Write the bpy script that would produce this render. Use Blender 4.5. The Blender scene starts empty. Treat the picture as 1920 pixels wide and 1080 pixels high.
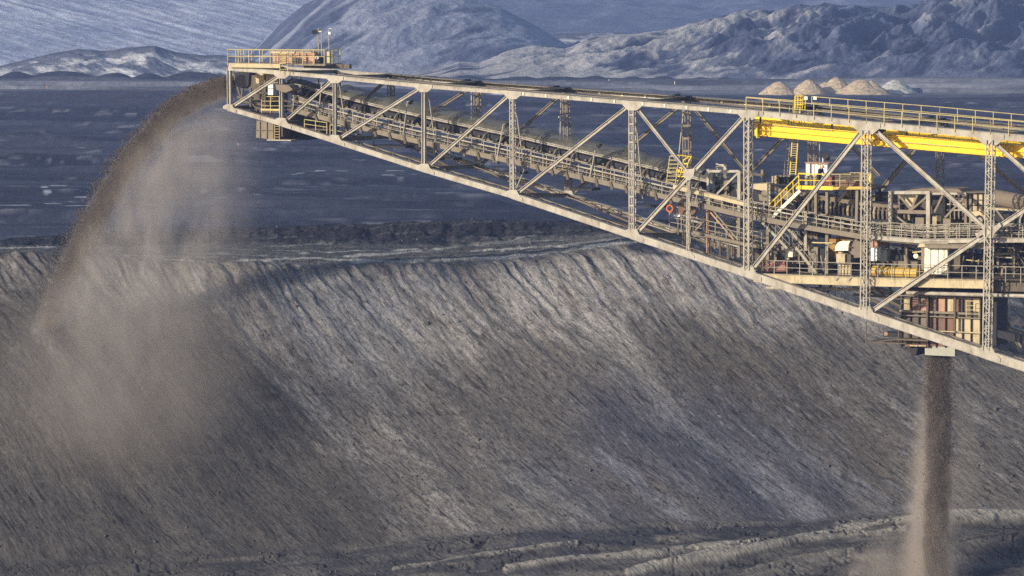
import bpy, math, random
import numpy as np
from mathutils import Vector, Matrix

random.seed(7)
np.random.seed(7)
scene = bpy.context.scene
C = scene.collection

# ------------------------------------------------------------------ camera
CAM_Z = 50.0
PITCH = math.atan2(697.0, 8000.0)
cam_d = bpy.data.cameras.new("camera")
cam_d.sensor_width = 36.0
cam_d.lens = 36.0 * 8000.0 / 1920.0
cam_d.clip_start = 1.0
cam_d.clip_end = 20000.0
cam = bpy.data.objects.new("camera", cam_d)
C.objects.link(cam)
cam.location = (0, 0, CAM_Z)
cam.rotation_euler = (math.radians(90) - PITCH, 0, 0)
scene.camera = cam

# ------------------------------------------------------------------ light
SUN_EL = math.radians(16.0)
SUN_AZ = math.radians(54.0)          # light travels this far round from +Y towards +X
world = bpy.data.worlds.new("World")
scene.world = world
world.use_nodes = True
wn = world.node_tree
bg = wn.nodes['Background']
sky = wn.nodes.new('ShaderNodeTexSky')
sky.sky_type = 'NISHITA'
sky.sun_disc = False
sky.sun_elevation = SUN_EL
sky.sun_rotation = SUN_AZ + math.pi
wn.links.new(sky.outputs[0], bg.inputs[0])
bg.inputs[1].default_value = 0.13
sun_d = bpy.data.lights.new("sun", 'SUN')
sun_d.energy = 5.0
sun_d.angle = math.radians(0.6)
sun_d.color = (1.0, 0.87, 0.68)
sun = bpy.data.objects.new("sun", sun_d)
C.objects.link(sun)
sdir = Vector((math.sin(SUN_AZ) * math.cos(SUN_EL), math.cos(SUN_AZ) * math.cos(SUN_EL), -math.sin(SUN_EL)))
sun.rotation_euler = sdir.to_track_quat('-Z', 'Y').to_euler()

scene.view_settings.view_transform = 'Standard'
scene.view_settings.look = 'None'
scene.view_settings.exposure = 0.24
scene.view_settings.gamma = 1.0
scene.cycles.max_bounces = 5
scene.cycles.diffuse_bounces = 2
scene.cycles.glossy_bounces = 2
scene.cycles.transparent_max_bounces = 12
scene.cycles.volume_bounces = 1
scene.cycles.volume_step_rate = 1.0
scene.cycles.use_denoising = False

# ------------------------------------------------------------------ picture ray helpers
_f = Vector((0, math.cos(PITCH), -math.sin(PITCH)))
_u = Vector((0, math.sin(PITCH), math.cos(PITCH)))
_r = Vector((1, 0, 0))
CAMP = Vector((0, 0, CAM_Z))

def ray(px, py):
    return _f * 8000.0 + _r * (px - 960.0) + _u * (540.0 - py)

def at(px, py, Y):
    d = ray(px, py)
    return CAMP + d * (Y / d.y)

def z_at(py, Y):                     # numpy version: height seen at picture row py at depth Y
    dy = _f.y * 8000.0 + _u.y * (540.0 - py)
    dz = _f.z * 8000.0 + _u.z * (540.0 - py)
    return CAM_Z + dz / dy * Y

def x_at(px, py, Y):
    dy = _f.y * 8000.0 + _u.y * (540.0 - py)
    return (px - 960.0) / dy * Y

YAW = math.radians(25.8)
AX = Vector((math.cos(YAW), -math.sin(YAW), 0))     # along the bridge, to the right
WX = Vector((math.sin(YAW), math.cos(YAW), 0))      # across the bridge, away from the camera
ORG = at(795, 161, 348.0)

def P(px, py, w=0.0):                # a point w metres behind the near truss
    d = ray(px, py)
    t = ((ORG + WX * w - CAMP).dot(WX)) / d.dot(WX)
    return CAMP + d * t

# ------------------------------------------------------------------ numpy noise
_rng = np.random.RandomState(11)
_perm = _rng.permutation(4096)
_grad = _rng.uniform(0, 2 * np.pi, 4096)
_gx, _gy = np.cos(_grad), np.sin(_grad)

def noise(x, y, seed=0):
    xi = np.floor(x).astype(np.int64); yi = np.floor(y).astype(np.int64)
    xf = x - xi; yf = y - yi
    u = xf * xf * xf * (xf * (xf * 6 - 15) + 10); v = yf * yf * yf * (yf * (yf * 6 - 15) + 10)
    def g(ix, iy, dx, dy):
        h = _perm[(_perm[(ix + seed * 131) & 4095] + iy) & 4095]
        return _gx[h] * dx + _gy[h] * dy
    a = g(xi, yi, xf, yf); b = g(xi + 1, yi, xf - 1, yf)
    c = g(xi, yi + 1, xf, yf - 1); d = g(xi + 1, yi + 1, xf - 1, yf - 1)
    return 1.5 * ((a + (b - a) * u) * (1 - v) + (c + (d - c) * u) * v)

def fbm(x, y, n=4, seed=0, gain=0.5, lac=2.03):
    s = 0; a = 1.0; t = 0
    for k in range(n):
        s = s + a * noise(x, y, seed + k * 7); t += a; a *= gain
        x = x * lac + 13.7; y = y * lac + 5.3
    return s / t

def ridged(x, y, n=4, seed=0, gain=0.5, lac=2.03):
    s = 0; a = 1.0; t = 0
    for k in range(n):
        s = s + a * (1 - 2 * np.abs(noise(x, y, seed + k * 7))); t += a; a *= gain
        x = x * lac + 3.1; y = y * lac + 9.2
    return s / t

def sstep(a, b, x):
    t = np.clip((x - a) / (b - a), 0, 1)
    return t * t * (3 - 2 * t)

def gauss(x, c, w):
    return np.exp(-((x - c) / w) ** 2)

# ------------------------------------------------------------------ object helpers
def tag(o, label=None, cat=None, group=None, kind=None):
    if label: o['label'] = label
    if cat: o['category'] = cat
    if group: o['group'] = group
    if kind: o['kind'] = kind
    return o

def link(o, parent=None):
    C.objects.link(o)
    if parent:
        o.parent = parent
        o.matrix_parent_inverse = parent_inv(parent)
    return o

def parent_inv(p):
    m = p.matrix_basis.copy()
    q = p.parent
    while q:
        m = q.matrix_basis @ m; q = q.parent
    return m.inverted()

def thing(name, loc, label, cat, group=None):
    o = bpy.data.objects.new(name, None)
    o.empty_display_size = 0.3
    o.location = loc
    C.objects.link(o)
    return tag(o, label, cat, group)

def grid_mesh(name, X, Y, Z, col, mat, uv=None):
    nr, nc = X.shape
    me = bpy.data.meshes.new(name)
    n = nr * nc
    co = np.stack([X, Y, Z], -1).reshape(-1).astype(np.float32)
    idx = np.arange(n).reshape(nr, nc)
    f = np.stack([idx[:-1, :-1], idx[:-1, 1:], idx[1:, 1:], idx[1:, :-1]], -1).reshape(-1, 4)
    me.vertices.add(n); me.vertices.foreach_set('co', co)
    m = len(f)
    me.loops.add(m * 4); me.loops.foreach_set('vertex_index', f.reshape(-1).astype(np.int32))
    me.polygons.add(m)
    me.polygons.foreach_set('loop_start', (np.arange(m) * 4).astype(np.int32))
    me.polygons.foreach_set('use_smooth', np.ones(m, dtype=bool))
    me.update(calc_edges=True)
    if col is not None:
        a = me.color_attributes.new('tint', 'FLOAT_COLOR', 'POINT')
        c4 = np.ones((n, 4), np.float32); c4[:, :3] = col.reshape(-1, 3)
        a.data.foreach_set('color', c4.reshape(-1))
    if uv is not None:
        l = me.uv_layers.new(name='UVMap')
        uvv = np.stack([uv[0], uv[1]], -1).reshape(-1, 2)[f.reshape(-1)]
        l.data.foreach_set('uv', uvv.reshape(-1).astype(np.float32))
    me.materials.append(mat)
    o = bpy.data.objects.new(name, me)
    C.objects.link(o)
    return o

def mixc(a, b, t):
    return np.asarray(a) * (1 - t[..., None]) + np.asarray(b) * t[..., None]

# ------------------------------------------------------------------ materials
def new_mat(name):
    m = bpy.data.materials.new(name); m.use_nodes = True
    return m, m.node_tree, m.node_tree.nodes['Principled BSDF']

def soil_mat(name, scale=(1, 1, 1), nscale=3.0, bump=0.5, amount=0.35, detail=8, dist=0.1, use_uv=False):
    m, nt, b = new_mat(name)
    at_ = nt.nodes.new('ShaderNodeVertexColor'); at_.layer_name = 'tint'
    tc = nt.nodes.new('ShaderNodeTexCoord')
    mp = nt.nodes.new('ShaderNodeMapping'); mp.inputs['Scale'].default_value = scale
    nt.links.new(tc.outputs['UV' if use_uv else 'Object'], mp.inputs[0])
    n = nt.nodes.new('ShaderNodeTexNoise'); n.inputs['Scale'].default_value = nscale
    n.inputs['Detail'].default_value = detail; n.inputs['Roughness'].default_value = 0.68
    nt.links.new(mp.outputs[0], n.inputs['Vector'])
    mr = nt.nodes.new('ShaderNodeMapRange')
    mr.inputs[1].default_value = 0.3; mr.inputs[2].default_value = 0.7
    mr.inputs[3].default_value = 1 - amount; mr.inputs[4].default_value = 1 + amount
    nt.links.new(n.outputs[0], mr.inputs[0])
    vm = nt.nodes.new('ShaderNodeVectorMath'); vm.operation = 'SCALE'
    nt.links.new(at_.outputs[0], vm.inputs[0]); nt.links.new(mr.outputs[0], vm.inputs['Scale'])
    nt.links.new(vm.outputs[0], b.inputs['Base Color'])
    b.inputs['Roughness'].default_value = 0.95
    b.inputs['Specular IOR Level'].default_value = 0.13
    bp = nt.nodes.new('ShaderNodeBump'); bp.inputs['Strength'].default_value = bump; bp.inputs['Distance'].default_value = dist
    nt.links.new(n.outputs[0], bp.inputs['Height']); nt.links.new(bp.outputs[0], b.inputs['Normal'])
    return m

def paint(name, col, rough=0.6, dirt=(0.10, 0.085, 0.065), amount=0.45, metal=0.0, nscale=1.3, lo=0.48, hi=0.72, rust=0.0):
    """painted steel with procedural dust and grime"""
    m, nt, b = new_mat(name)
    tc = nt.nodes.new('ShaderNodeTexCoord')
    mp = nt.nodes.new('ShaderNodeMapping'); mp.inputs['Scale'].default_value = (1, 1, 0.45)
    nt.links.new(tc.outputs['Object'], mp.inputs[0])
    n = nt.nodes.new('ShaderNodeTexNoise'); n.inputs['Scale'].default_value = nscale
    n.inputs['Detail'].default_value = 9; n.inputs['Roughness'].default_value = 0.7
    nt.links.new(mp.outputs[0], n.inputs['Vector'])
    mr = nt.nodes.new('ShaderNodeMapRange'); mr.inputs[1].default_value = lo; mr.inputs[2].default_value = hi
    mr.inputs[4].default_value = amount
    nt.links.new(n.outputs[0], mr.inputs[0])
    mx = nt.nodes.new('ShaderNodeMix'); mx.data_type = 'RGBA'
    mx.inputs[6].default_value = (*col, 1); mx.inputs[7].default_value = (*dirt, 1)
    nt.links.new(mr.outputs[0], mx.inputs[0])
    mp3 = nt.nodes.new('ShaderNodeMapping'); mp3.inputs['Scale'].default_value = (1, 1, 0.28); mp3.inputs['Location'].default_value = (3.1, 7.7, 1.3)
    nt.links.new(tc.outputs['Object'], mp3.inputs[0])
    n3 = nt.nodes.new('ShaderNodeTexNoise'); n3.inputs['Scale'].default_value = 2.3; n3.inputs['Detail'].default_value = 7; n3.inputs['Roughness'].default_value = 0.7
    nt.links.new(mp3.outputs[0], n3.inputs['Vector'])
    r3 = nt.nodes.new('ShaderNodeMapRange'); r3.inputs[1].default_value = 0.56; r3.inputs[2].default_value = 0.70; r3.inputs[4].default_value = rust
    nt.links.new(n3.outputs[0], r3.inputs[0])
    m3 = nt.nodes.new('ShaderNodeMix'); m3.data_type = 'RGBA'; m3.inputs[7].default_value = (0.15, 0.082, 0.045, 1)
    nt.links.new(r3.outputs[0], m3.inputs[0]); nt.links.new(mx.outputs[2], m3.inputs[6]); nt.links.new(m3.outputs[2], b.inputs['Base Color'])
    b.inputs['Roughness'].default_value = rough; b.inputs['Metallic'].default_value = metal
    b.inputs['Specular IOR Level'].default_value = 0.3
    return m
# ================================================================== THE SETTING
# ---- the plain: one sheet from the pit to the horizon
def build_plain():
    yr = np.concatenate([[-400, 0, 200, 400, 560], np.arange(640, 1340, 1.5), [1400, 1500, 1800, 2400, 3500, 6000]])
    u = np.concatenate([[-60, -12, -3, -0.6, -0.25], np.linspace(-0.135, 0.135, 900), [0.25, 0.6, 3, 12, 60]])
    Y, U = np.meshgrid(yr, u, indexing='ij')
    X = U * np.maximum(Y, 500)
    inside = sstep(600, 700, Y) * (1 - sstep(1330, 1400, Y))
    ter = fbm(X / 150, (Y + 0.1 * X) / 26, 3, 401)
    ter = sstep(-0.05, 0.02, ter) + sstep(0.22, 0.28, ter)
    Z = (0.30 * fbm(X / 22, Y / 9, 4, 3) + 0.10 * fbm(X / 3.0, Y / 2.2, 3, 9) + 1.0 * ter) * inside
    Z = Z - 12 * (1 - sstep(500, 620, Y)) - 38 * sstep(1292, 1330, Y)
    warp = 14 * fbm(X / 60, Y / 60, 2, 5)
    yy = Y + warp * 0.9 + X * 0.10
    band = fbm(X / 75, yy / 15, 4, 21)
    fine = fbm(X / 16, yy / 2.6, 4, 31)
    base = mixc((0.014, 0.018, 0.034), (0.042, 0.048, 0.074), sstep(-0.3, 0.4, band))
    light = sstep(0.16, 0.42, fine) * (0.25 + 0.75 * sstep(-0.1, 0.3, fbm(X / 60, yy / 30, 3, 41)))
    col = mixc(base, np.array((0.17, 0.18, 0.22)), light * 0.6)
    thin = sstep(0.28, 0.5, fbm(X / 45, (Y + 0.12 * X + warp * .5) / 1.5, 3, 37)) * sstep(-0.2, 0.2, fbm(X / 30, Y / 40, 3, 39))
    col = mixc(col, np.array((0.20, 0.205, 0.235)), thin * 0.75)
    dkl = sstep(0.2, 0.45, fbm(X / 70, (Y + 0.1 * X + warp) / 4, 3, 47))
    col = mixc(col, np.array((0.010, 0.012, 0.022)), dkl * 0.7)
    # frost lying thick on the near edge of the far field and in patches
    far = gauss(Y, 1240, 36) * (0.55 + 0.45 * sstep(-0.2, 0.2, fbm(X / 40, Y / 14, 4, 51)))
    far *= sstep(-0.35, 0.05, fbm(X / 120, Y / 60, 2, 71) + 0.25)
    col = mixc(col, np.array((0.28, 0.29, 0.32)), far * 0.95)
    dk = gauss(Y, 1150, 14) * sstep(-30, -50, X) * 0.85
    col = mixc(col, np.array((0.035, 0.037, 0.048)), dk)
    lt = gauss(Y, 1105, 9) * (1 - sstep(-45, -30, X)) * sstep(-0.1, 0.25, fbm(X / 30, Y / 5, 3, 81))
    col = mixc(col, np.array((0.33, 0.33, 0.35)), lt * 0.8)
    ice = sstep(0.40, 0.50, fbm(X / 9, Y / 5.5, 3, 91)) * sstep(0.1, 0.3, fbm(X / 60, Y / 40, 2, 95))
    col = mixc(col, np.array((0.42, 0.45, 0.50)), ice * 0.75)
    for (px, py, wx, wy) in ((110, 368, 18, 1.3), (150, 380, 16, 1.3), (135, 374, 22, 1.0), (84, 372, 9, 1.3), (88, 377, 11, 1.2),
                             (30, 407, 40, 1.0), (150, 408, 40, 0.9), (80, 421, 12, 1.0), (590, 341, 10, 0.8), (640, 341, 12, 0.8), (740, 340, 22, 0.8),
                             (1620, 188, 22, 1.0), (1665, 183, 25, 0.8)):
        c = at(px, py, 1000); 
        d = ray(px, py); t = -CAM_Z / d.z; c = CAMP + d * t
        mpx = t; sy = 0.65 * wy * (c.y ** 2) / (8000 * CAM_Z)
        m = sstep(1.0, 0.6, np.sqrt(((X - c.x) / (wx * t)) ** 2 + ((Y - c.y) / sy) ** 2) + 0.35 * fbm(X / 2.0, Y / 6.0, 3, 14))
        col = mixc(col, np.array((0.5, 0.53, 0.58)), m * 0.8)
    mat = soil_mat('plain_soil', (1, 0.5, 1), 0.6, 0.6, 0.30, 7, 0.25)
    o = grid_mesh('ground', X, Y, Z, col, mat)
    tag(o, kind='structure')
    return o
build_plain()

# ---- the spoil heap under the bridge: bench, crest, long tipped face and the tracks at its foot
def build_heap():
    pxs = np.concatenate([[-3500, -2000, -1000], np.linspace(-420, 2340, 1250), [2900, 4000, 5500]])
    def ip(xs, ys): return np.interp(pxs, xs, ys)
    crest = ip([-500, 0, 60, 180, 300, 430, 560, 700, 830, 960, 1030, 1090, 1180, 1250, 1400, 1700, 2300],
               [486, 482, 480, 484, 488, 491, 494, 493, 491, 487, 479, 469, 458, 456, 458, 462, 470])
    foot = ip([-500, 0, 200, 330, 520, 700, 900, 1100, 1300, 1500, 1600, 1700, 1800, 1920, 2300],
              [1125, 1120, 1100, 1075, 1052, 1035, 1015, 1000, 997, 994, 985, 972, 968, 966, 960])
    bench = ip([-500, 0, 150, 560, 840, 900, 1000, 1100, 1180, 1300, 2300],
               [468, 463, 466, 456, 462, 458, 453, 447, 438, 436, 440])
    bermb = ip([-500, 0, 180, 560, 700, 850, 1000, 1090, 1180, 2300],
               [463, 460, 462, 455, 458, 446, 447, 443, 434, 436])
    bermt = ip([-500, 0, 90, 180, 300, 560, 800, 900, 1000, 1200, 1400, 2300],
               [458, 458, 450, 446, 444, 432, 424, 422, 424, 420, 424, 428])
    rows = [(120, np.full_like(pxs, 3600.), 6), (292, np.full_like(pxs, 1500.), 30), (322, foot + 175, 30), (341, foot + 52, 70), (346, foot + 6, 40),
            (348, foot, 0)]
    # (depth, picture row, number of mesh rows up to it)
    ctrl = [(120, np.full_like(pxs, 3600.), 0), (292, np.full_like(pxs, 1500.), 4), (325, foot + 235, 40), (341, foot + 45, 70), (346.5, foot + 4, 40),
            (348, foot - 6, 12), (380, crest + 12, 330), (381.5, crest, 20), (384, crest - 2.5, 16), (392, crest - 9, 24), (420, bench, 50), (432, bermb, 40), (437, bermt, 40),
            (446, bermt - 1.5, 30), (452, bermt + 9, 20), (500, bermt + 60, 6), (560, bermt + 200, 3)]
    Ys, Zs, Ts = [], [], []
    tacc = 0.0
    for k, (D, py, nrow) in enumerate(ctrl):
        z = z_at(py, D)
        if k == 0:
            Ys.append(np.full((1, len(pxs)), float(D))); Zs.append(z[None]); Ts.append(np.zeros((1, len(pxs))))
        else:
            s = np.linspace(0, 1, nrow + 1)[1:, None]
            Ys.append(D0 + (D - D0) * s + 0 * z[None]); Zs.append(z0[None] + (z - z0)[None] * s)
            L = np.sqrt((D - D0) ** 2 + (z - z0) ** 2)
            Ts.append(T0[None] + L[None] * s)
        D0, z0, T0 = D, z, Ts[-1][-1]
    Y = np.concatenate(Ys); Z = np.concatenate(Zs); T = np.concatenate(Ts)
    X = (pxs[None] - 960) / 8000.0 * Y * 1.0
    nr, nc = X.shape
    ridx = np.cumsum([1] + [c[2] for c in ctrl[1:]]) - 1
    i_foot, i_top, i_crest = ridx[5], ridx[6], ridx[7]
    # round the creases a little
    for _ in range(3):
        Zs_ = Z.copy(); Zs_[1:-1] = (Z[:-2] + Z[1:-1] * 2 + Z[2:]) / 4
        m = np.ones(nr, bool); m[i_foot - 2:i_foot + 3] = False
        Z[m] = Zs_[m]
    tc = T[i_crest][None]                        # distance coordinate of the crest per column
    t = tc - T                                   # metres down the face from the crest (+)
    tt = np.maximum(t, 0)
    onface = sstep(-0.2, 1.5, t) * (1 - sstep(37.0, 39.5, t))
    front = sstep(38.0, 40.0, t)
    back = 1 - sstep(-1.0, 0.2, t)
    bend = 0.45 * tt + 0.0035 * tt ** 2
    q = X - bend + 0.8 * fbm(X / 9, T / 9, 3, 2)
    qa = q + 0.25 * fbm(X / 1.5, T / 2.5, 2, 6)
    # rills that start at the crest and fade, then ever finer streaks
    ril = ridged(qa / 1.6, tt / 18 + 3, 2, 12)
    ril2 = ridged(qa / 0.8, tt / 9, 3, 17)
    amp = np.exp(-tt / 9.0)
    fine = fbm(qa / 0.26, tt / 1.15, 4, 23, 0.65)
    crumb = fbm(X / 0.30, T / 0.42, 3, 29, 0.6)
    disp = onface * (0.40 * amp * ril + (0.015 + 0.07 * amp) * ril2 + 0.05 * fine + 0.02 * crumb + 0.5 * fbm(q / 7, tt / 22, 3, 37))
    # ripples of the crest line itself
    disp += 0.25 * gauss(t, 0.0, 1.6) * fbm(X / 1.4, T / 2, 3, 44)
    # bench: wheel ruts, furrows and crumbs
    yb = T - tc
    fur = ridged(X / 26 + 0.2 * fbm(X / 8, yb / 8, 2, 3), yb / 5.0 + 0.02 * X, 3, 61)
    disp += back * (0.30 * fur + 0.18 * fbm(X / 1.3, yb / 1.5, 4, 63))
    bm = back * sstep(33, 40, yb)                # eroded berm
    disp += bm * (0.40 * ridged(X / 2.6 + 0.3 * fbm(X / 2, yb / 2, 2, 8), yb / 16, 3, 66) + 0.28 * fbm(X / 7, yb / 7, 4, 68))
    # foreground: rough ridges running across with terraces
    fx = X + 3 * fbm(X / 12, T / 9, 2, 5)
    fy = (t - 39) * 0.55 + 0.10 * X
    fr = ridged(fx / 24, fy / 3.4, 4, 71)
    disp += front * (0.60 * fr + 0.16 * fbm(X / 4.0, T / 2.2, 5, 73) + 0.05 * crumb)
    # push along the face normal
    nrm_y = -0.5 * onface - 0.35 * bm; nrm_z = np.sqrt(1 - nrm_y ** 2)
    Y2 = Y + disp * nrm_y; Z2 = Z + disp * nrm_z
    # a fresh cone where the thrown stream lands
    cx, cy = -42.5, 365.0
    r = np.sqrt((X - cx) ** 2 + ((Y - cy) * 1.0) ** 2)
    cone = 3.6 * np.exp(-(r / 11.0) ** 2)
    Z2 = Z2 + cone * onface
    # ---- colours of the soil: dry frost-pale dust, grey sand, dark wet clay, brown for painted shade
    pale = np.array((0.270, 0.262, 0.264)); grey = np.array((0.110, 0.105, 0.103)); dark = np.array((0.026, 0.026, 0.028))
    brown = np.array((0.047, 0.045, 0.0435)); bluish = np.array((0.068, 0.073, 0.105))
    cP, sP = math.cos(PITCH), math.sin(PITCH)
    Fd = Y * cP - (Z - CAM_Z) * sP; PX = 960 + 8000 * X / Fd; PY = 540 - 8000 * (Y * sP + (Z - CAM_Z) * cP) / Fd
    def dist(pts):
        best = np.full(PX.shape, 1e9)
        for (xa, ya), (xb, yb_) in zip(pts[:-1], pts[1:]):
            dx, dy = xb - xa, yb_ - ya
            u = np.clip(((PX - xa) * dx + (PY - ya) * dy) / (dx * dx + dy * dy), 0, 1)
            best = np.minimum(best, np.hypot(PX - xa - u * dx, PY - ya - u * dy))
        return best
    st = 0.6 * fbm(qa / 0.7, tt / 6.0, 5, 81, 0.6) + 0.6 * fbm(qa / 0.9, tt / 2.2, 5, 82, 0.65)
    st2 = fbm(qa / 3.4, tt / 20, 4, 84, 0.6)
    up = np.exp(-((tt - 7) / 10.0) ** 2)
    m = 0.36 + 0.62 * st + 0.55 * st2 + 0.40 * up * sstep(330, 560, PX)
    m -= 0.30 * gauss(tt, 19 - 3 * (PX - 900) / 600, 6.0) * sstep(700, 1100, PX)
    col = mixc(grey, pale, sstep(0.25, 0.95, m))
    spk = sstep(0.22, 0.48, fbm(qa / 0.22, tt / 0.85, 4, 87, 0.65) + 0.20 * st2 - 0.16 * up + 0.10 * sstep(10, 22, tt))
    col = mixc(col, dark, spk * 0.80)
    wn_ = fbm(qa / 1.6, tt / 8, 4, 301)
    def soft(pts, wd, c, k, thr=-0.15):
        nonlocal col
        d = dist(pts) + 30 * wn_
        m_ = np.exp(-(np.maximum(d, 0) / wd) ** 2) * k * sstep(thr - .25, thr + .25, st + 0.6 * st2) * (1 - spk * 0.6)
        col = mixc(col, np.array(c), m_)
    soft([(1150, 790), (1300, 860), (1440, 950)], 75, (0.045, 0.048, 0.072), 0.85, -0.5)
    soft([(1330, 770), (1480, 860), (1560, 930)], 55, (0.05, 0.054, 0.082), 0.7, -0.5)
    soft([(1000, 880), (1120, 950), (1200, 985)], 45, (0.05, 0.053, 0.075), 0.7, -0.4)
    soft([(560, 880), (640, 930), (700, 960)], 45, (0.04, 0.04, 0.048), 0.6, -0.3)
    soft([(1230, 770), (1330, 830), (1470, 920), (1540, 975)], 22, (0.22, 0.23, 0.27), 0.45, -0.1)
    soft([(1450, 830), (1560, 880), (1700, 960)], 26, (0.22, 0.23, 0.26), 0.5, -0.1)
    soft([(1130, 850), (1220, 920), (1300, 975)], 18, (0.22, 0.23, 0.28), 0.6, -0.1)
    soft([(1010, 530), (1080, 590), (1180, 690), (1260, 760)], 36, (0.26, 0.258, 0.268), 0.40, -0.2)
    soft([(560, 520), (680, 600), (760, 680)], 60, (0.25, 0.255, 0.27), 0.45, -0.2)
    soft([(700, 520), (950, 560), (1150, 620)], 55, (0.255, 0.253, 0.262), 0.5, 0.0)
    soft([(1340, 700), (1500, 760), (1640, 860)], 70, (0.072, 0.066, 0.060), 0.6, -0.4)
    soft([(800, 700), (950, 800)], 80, (0.080, 0.075, 0.072), 0.4, -0.4)
    soft([(960, 930), (1040, 900), (1100, 960)], 60, (0.20, 0.20, 0.21), 0.5, 0.0)
    # bluish streaks low on the face
    bl = 0.35 * gauss(PX, 1390 + (tt - 28) * 14, 290) * sstep(17, 25, tt + 3 * st2) * sstep(-0.30, 0.25, st + 0.7 * st2)
    col = mixc(col, bluish, np.clip(bl * 0.85, 0, 1))
    bs = sstep(0.12, 0.45, st) * gauss(PX, 1500 + (tt - 28) * 16, 330) * sstep(17, 27, tt)
    col = mixc(col, np.array((0.215, 0.225, 0.27)), bs * 0.8)
    # shade on the left painted as a brown tint, its edge running down to the right
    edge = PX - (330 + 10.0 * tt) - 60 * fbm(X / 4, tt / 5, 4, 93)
    shade_mask = 1 - sstep(-30, 90, edge)
    shade_mask = shade_mask * sstep(4, 12, tt + 3 * st2)
    shade_col = mixc(brown, np.array((0.076, 0.073, 0.070)), sstep(-0.3, 0.4, st2 + 0.8 * st))
    col = mixc(col, np.array((0, 0, 0)), shade_mask * 1.0) + shade_col * shade_mask[..., None]
    # top edge is darker
    col = mixc(col, np.array((0.085, 0.083, 0.083)), gauss(t, 0.8, 1.7) * 0.75 * sstep(-0.5, 0.2, st))
    # bench
    bcol = mixc(np.array((0.070, 0.069, 0.070)), np.array((0.125, 0.122, 0.118)), sstep(-0.2, 0.35, fbm(X / 6, yb / 2.2, 4, 101)))
    lines = 0.5 * sstep(0.80, 0.93, ridged(X / 42 + 0.12 * fbm(X / 5, yb / 3, 3, 55), yb / 11 + X * 0.012, 2, 103))
    wob = 1.6 * fbm(X / 2.5, yb / 3, 4, 59)
    for pts, wd in (([(0, 470), (90, 467), (185, 462)], 1.7), ([(430, 493), (560, 487), (640, 491), (740, 494), (830, 491), (930, 487), (1000, 482), (1060, 474), (1110, 463), (1180, 455), (1230, 452)], 2.3),
                    ([(645, 482), (760, 478), (850, 467), (960, 457), (1050, 441), (1090, 436)], 1.3), ([(820, 478), (960, 470), (1100, 462), (1180, 456)], 1.3), ([(560, 478), (700, 474), (800, 470)], 1.0),
                    ([(940, 476), (975, 466)], 1.5), ([(1100, 470), (1180, 461), (1300, 463), (1420, 470)], 1.5), ([(300, 488), (420, 492)], 1.2)):
        lines = np.maximum(lines, sstep(wd * 1.5, wd * 0.5, dist(pts) + wob) * sstep(-0.55, -0.15, fbm(X / 3, yb / 2, 3, 58)))
    bcol = mixc(bcol, np.array((0.40, 0.39, 0.37)), lines * 0.9)
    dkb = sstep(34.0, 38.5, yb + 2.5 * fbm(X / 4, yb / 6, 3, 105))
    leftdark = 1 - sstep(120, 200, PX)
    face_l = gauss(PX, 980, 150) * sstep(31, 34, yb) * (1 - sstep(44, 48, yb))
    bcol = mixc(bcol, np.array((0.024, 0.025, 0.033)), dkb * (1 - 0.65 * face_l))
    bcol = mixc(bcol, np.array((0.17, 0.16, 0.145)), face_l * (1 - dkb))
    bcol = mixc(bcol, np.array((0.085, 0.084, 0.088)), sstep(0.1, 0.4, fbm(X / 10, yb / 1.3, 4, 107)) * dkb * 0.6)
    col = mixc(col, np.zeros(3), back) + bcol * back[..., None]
    # foreground
    fcol = mixc(np.array((0.052, 0.052, 0.058)), np.array((0.110, 0.106, 0.102)), sstep(-0.25, 0.3, fbm(X / 4, T / 1.6, 5, 111)))
    fl = sstep(0.66, 0.84, ridged(fx / 30 + 0.1 * fbm(X / 3, T / 2, 3, 74), fy / 4.2, 2, 72))
    fl *= sstep(-0.4, 0.1, fbm(X / 7, T / 4, 3, 113))
    fcol = mixc(fcol, np.array((0.20, 0.19, 0.18)), fl * 0.35)
    wob = 5 * fbm(X / 3.0, T / 3, 4, 75)
    for pts, wd, c, k in (([(980, 990), (1180, 1003), (1350, 997), (1560, 996)], 9, (0.045, 0.046, 0.060), .85), ([(640, 1040), (800, 1030), (960, 1008)], 8, (0.07, 0.068, 0.072), .7),
                       ([(980, 1018), (1100, 1010), (1220, 1015)], 12, (0.05, 0.051, 0.066), .7), ([(900, 1062), (1020, 1050), (1120, 1040)], 9, (0.05, 0.05, 0.06), .6),
                       ([(330, 1074), (400, 1056), (520, 1047)], 3, (0.13, 0.12, 0.11), .7), ([(740, 1068), (900, 1046), (990, 1038), (1080, 1030)], 4, (0.25, 0.24, 0.22), .85),
                       ([(950, 1078), (1080, 1056), (1230, 1045), (1300, 1035), (1420, 1028)], 4.5, (0.25, 0.24, 0.22), .9), ([(1180, 1082), (1300, 1052), (1450, 1030), (1560, 1003), (1700, 985), (1790, 975), (1925, 967)], 6, (0.27, 0.26, 0.24), .9),
                       ([(1250, 1068), (1400, 1047), (1500, 1022), (1700, 996)], 4, (0.24, 0.23, 0.21), .8), ([(1560, 1010), (1700, 990), (1800, 984), (1925, 985)], 2.2, (0.04, 0.038, 0.036), .8),
                       ([(1555, 1056), (1580, 1063), (1602, 1057), (1630, 1060)], 2, (0.02, 0.02, 0.02), .9), ([(1800, 1024), (1850, 1010), (1900, 1012), (1925, 1006)], 1.8, (0.02, 0.02, 0.02), .9),
                       ([(1808, 1032), (1822, 1052)], 1.6, (0.02, 0.02, 0.02), .9), ([(1400, 1072), (1500, 1052), (1600, 1040)], 3, (0.17, 0.165, 0.15), .6)):
        m_ = sstep(wd * 1.5, wd * 0.6, dist(pts) + wob) * k * sstep(-0.6, -0.2, fbm(X / 1.5, T / 1.5, 3, 76))
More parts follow.
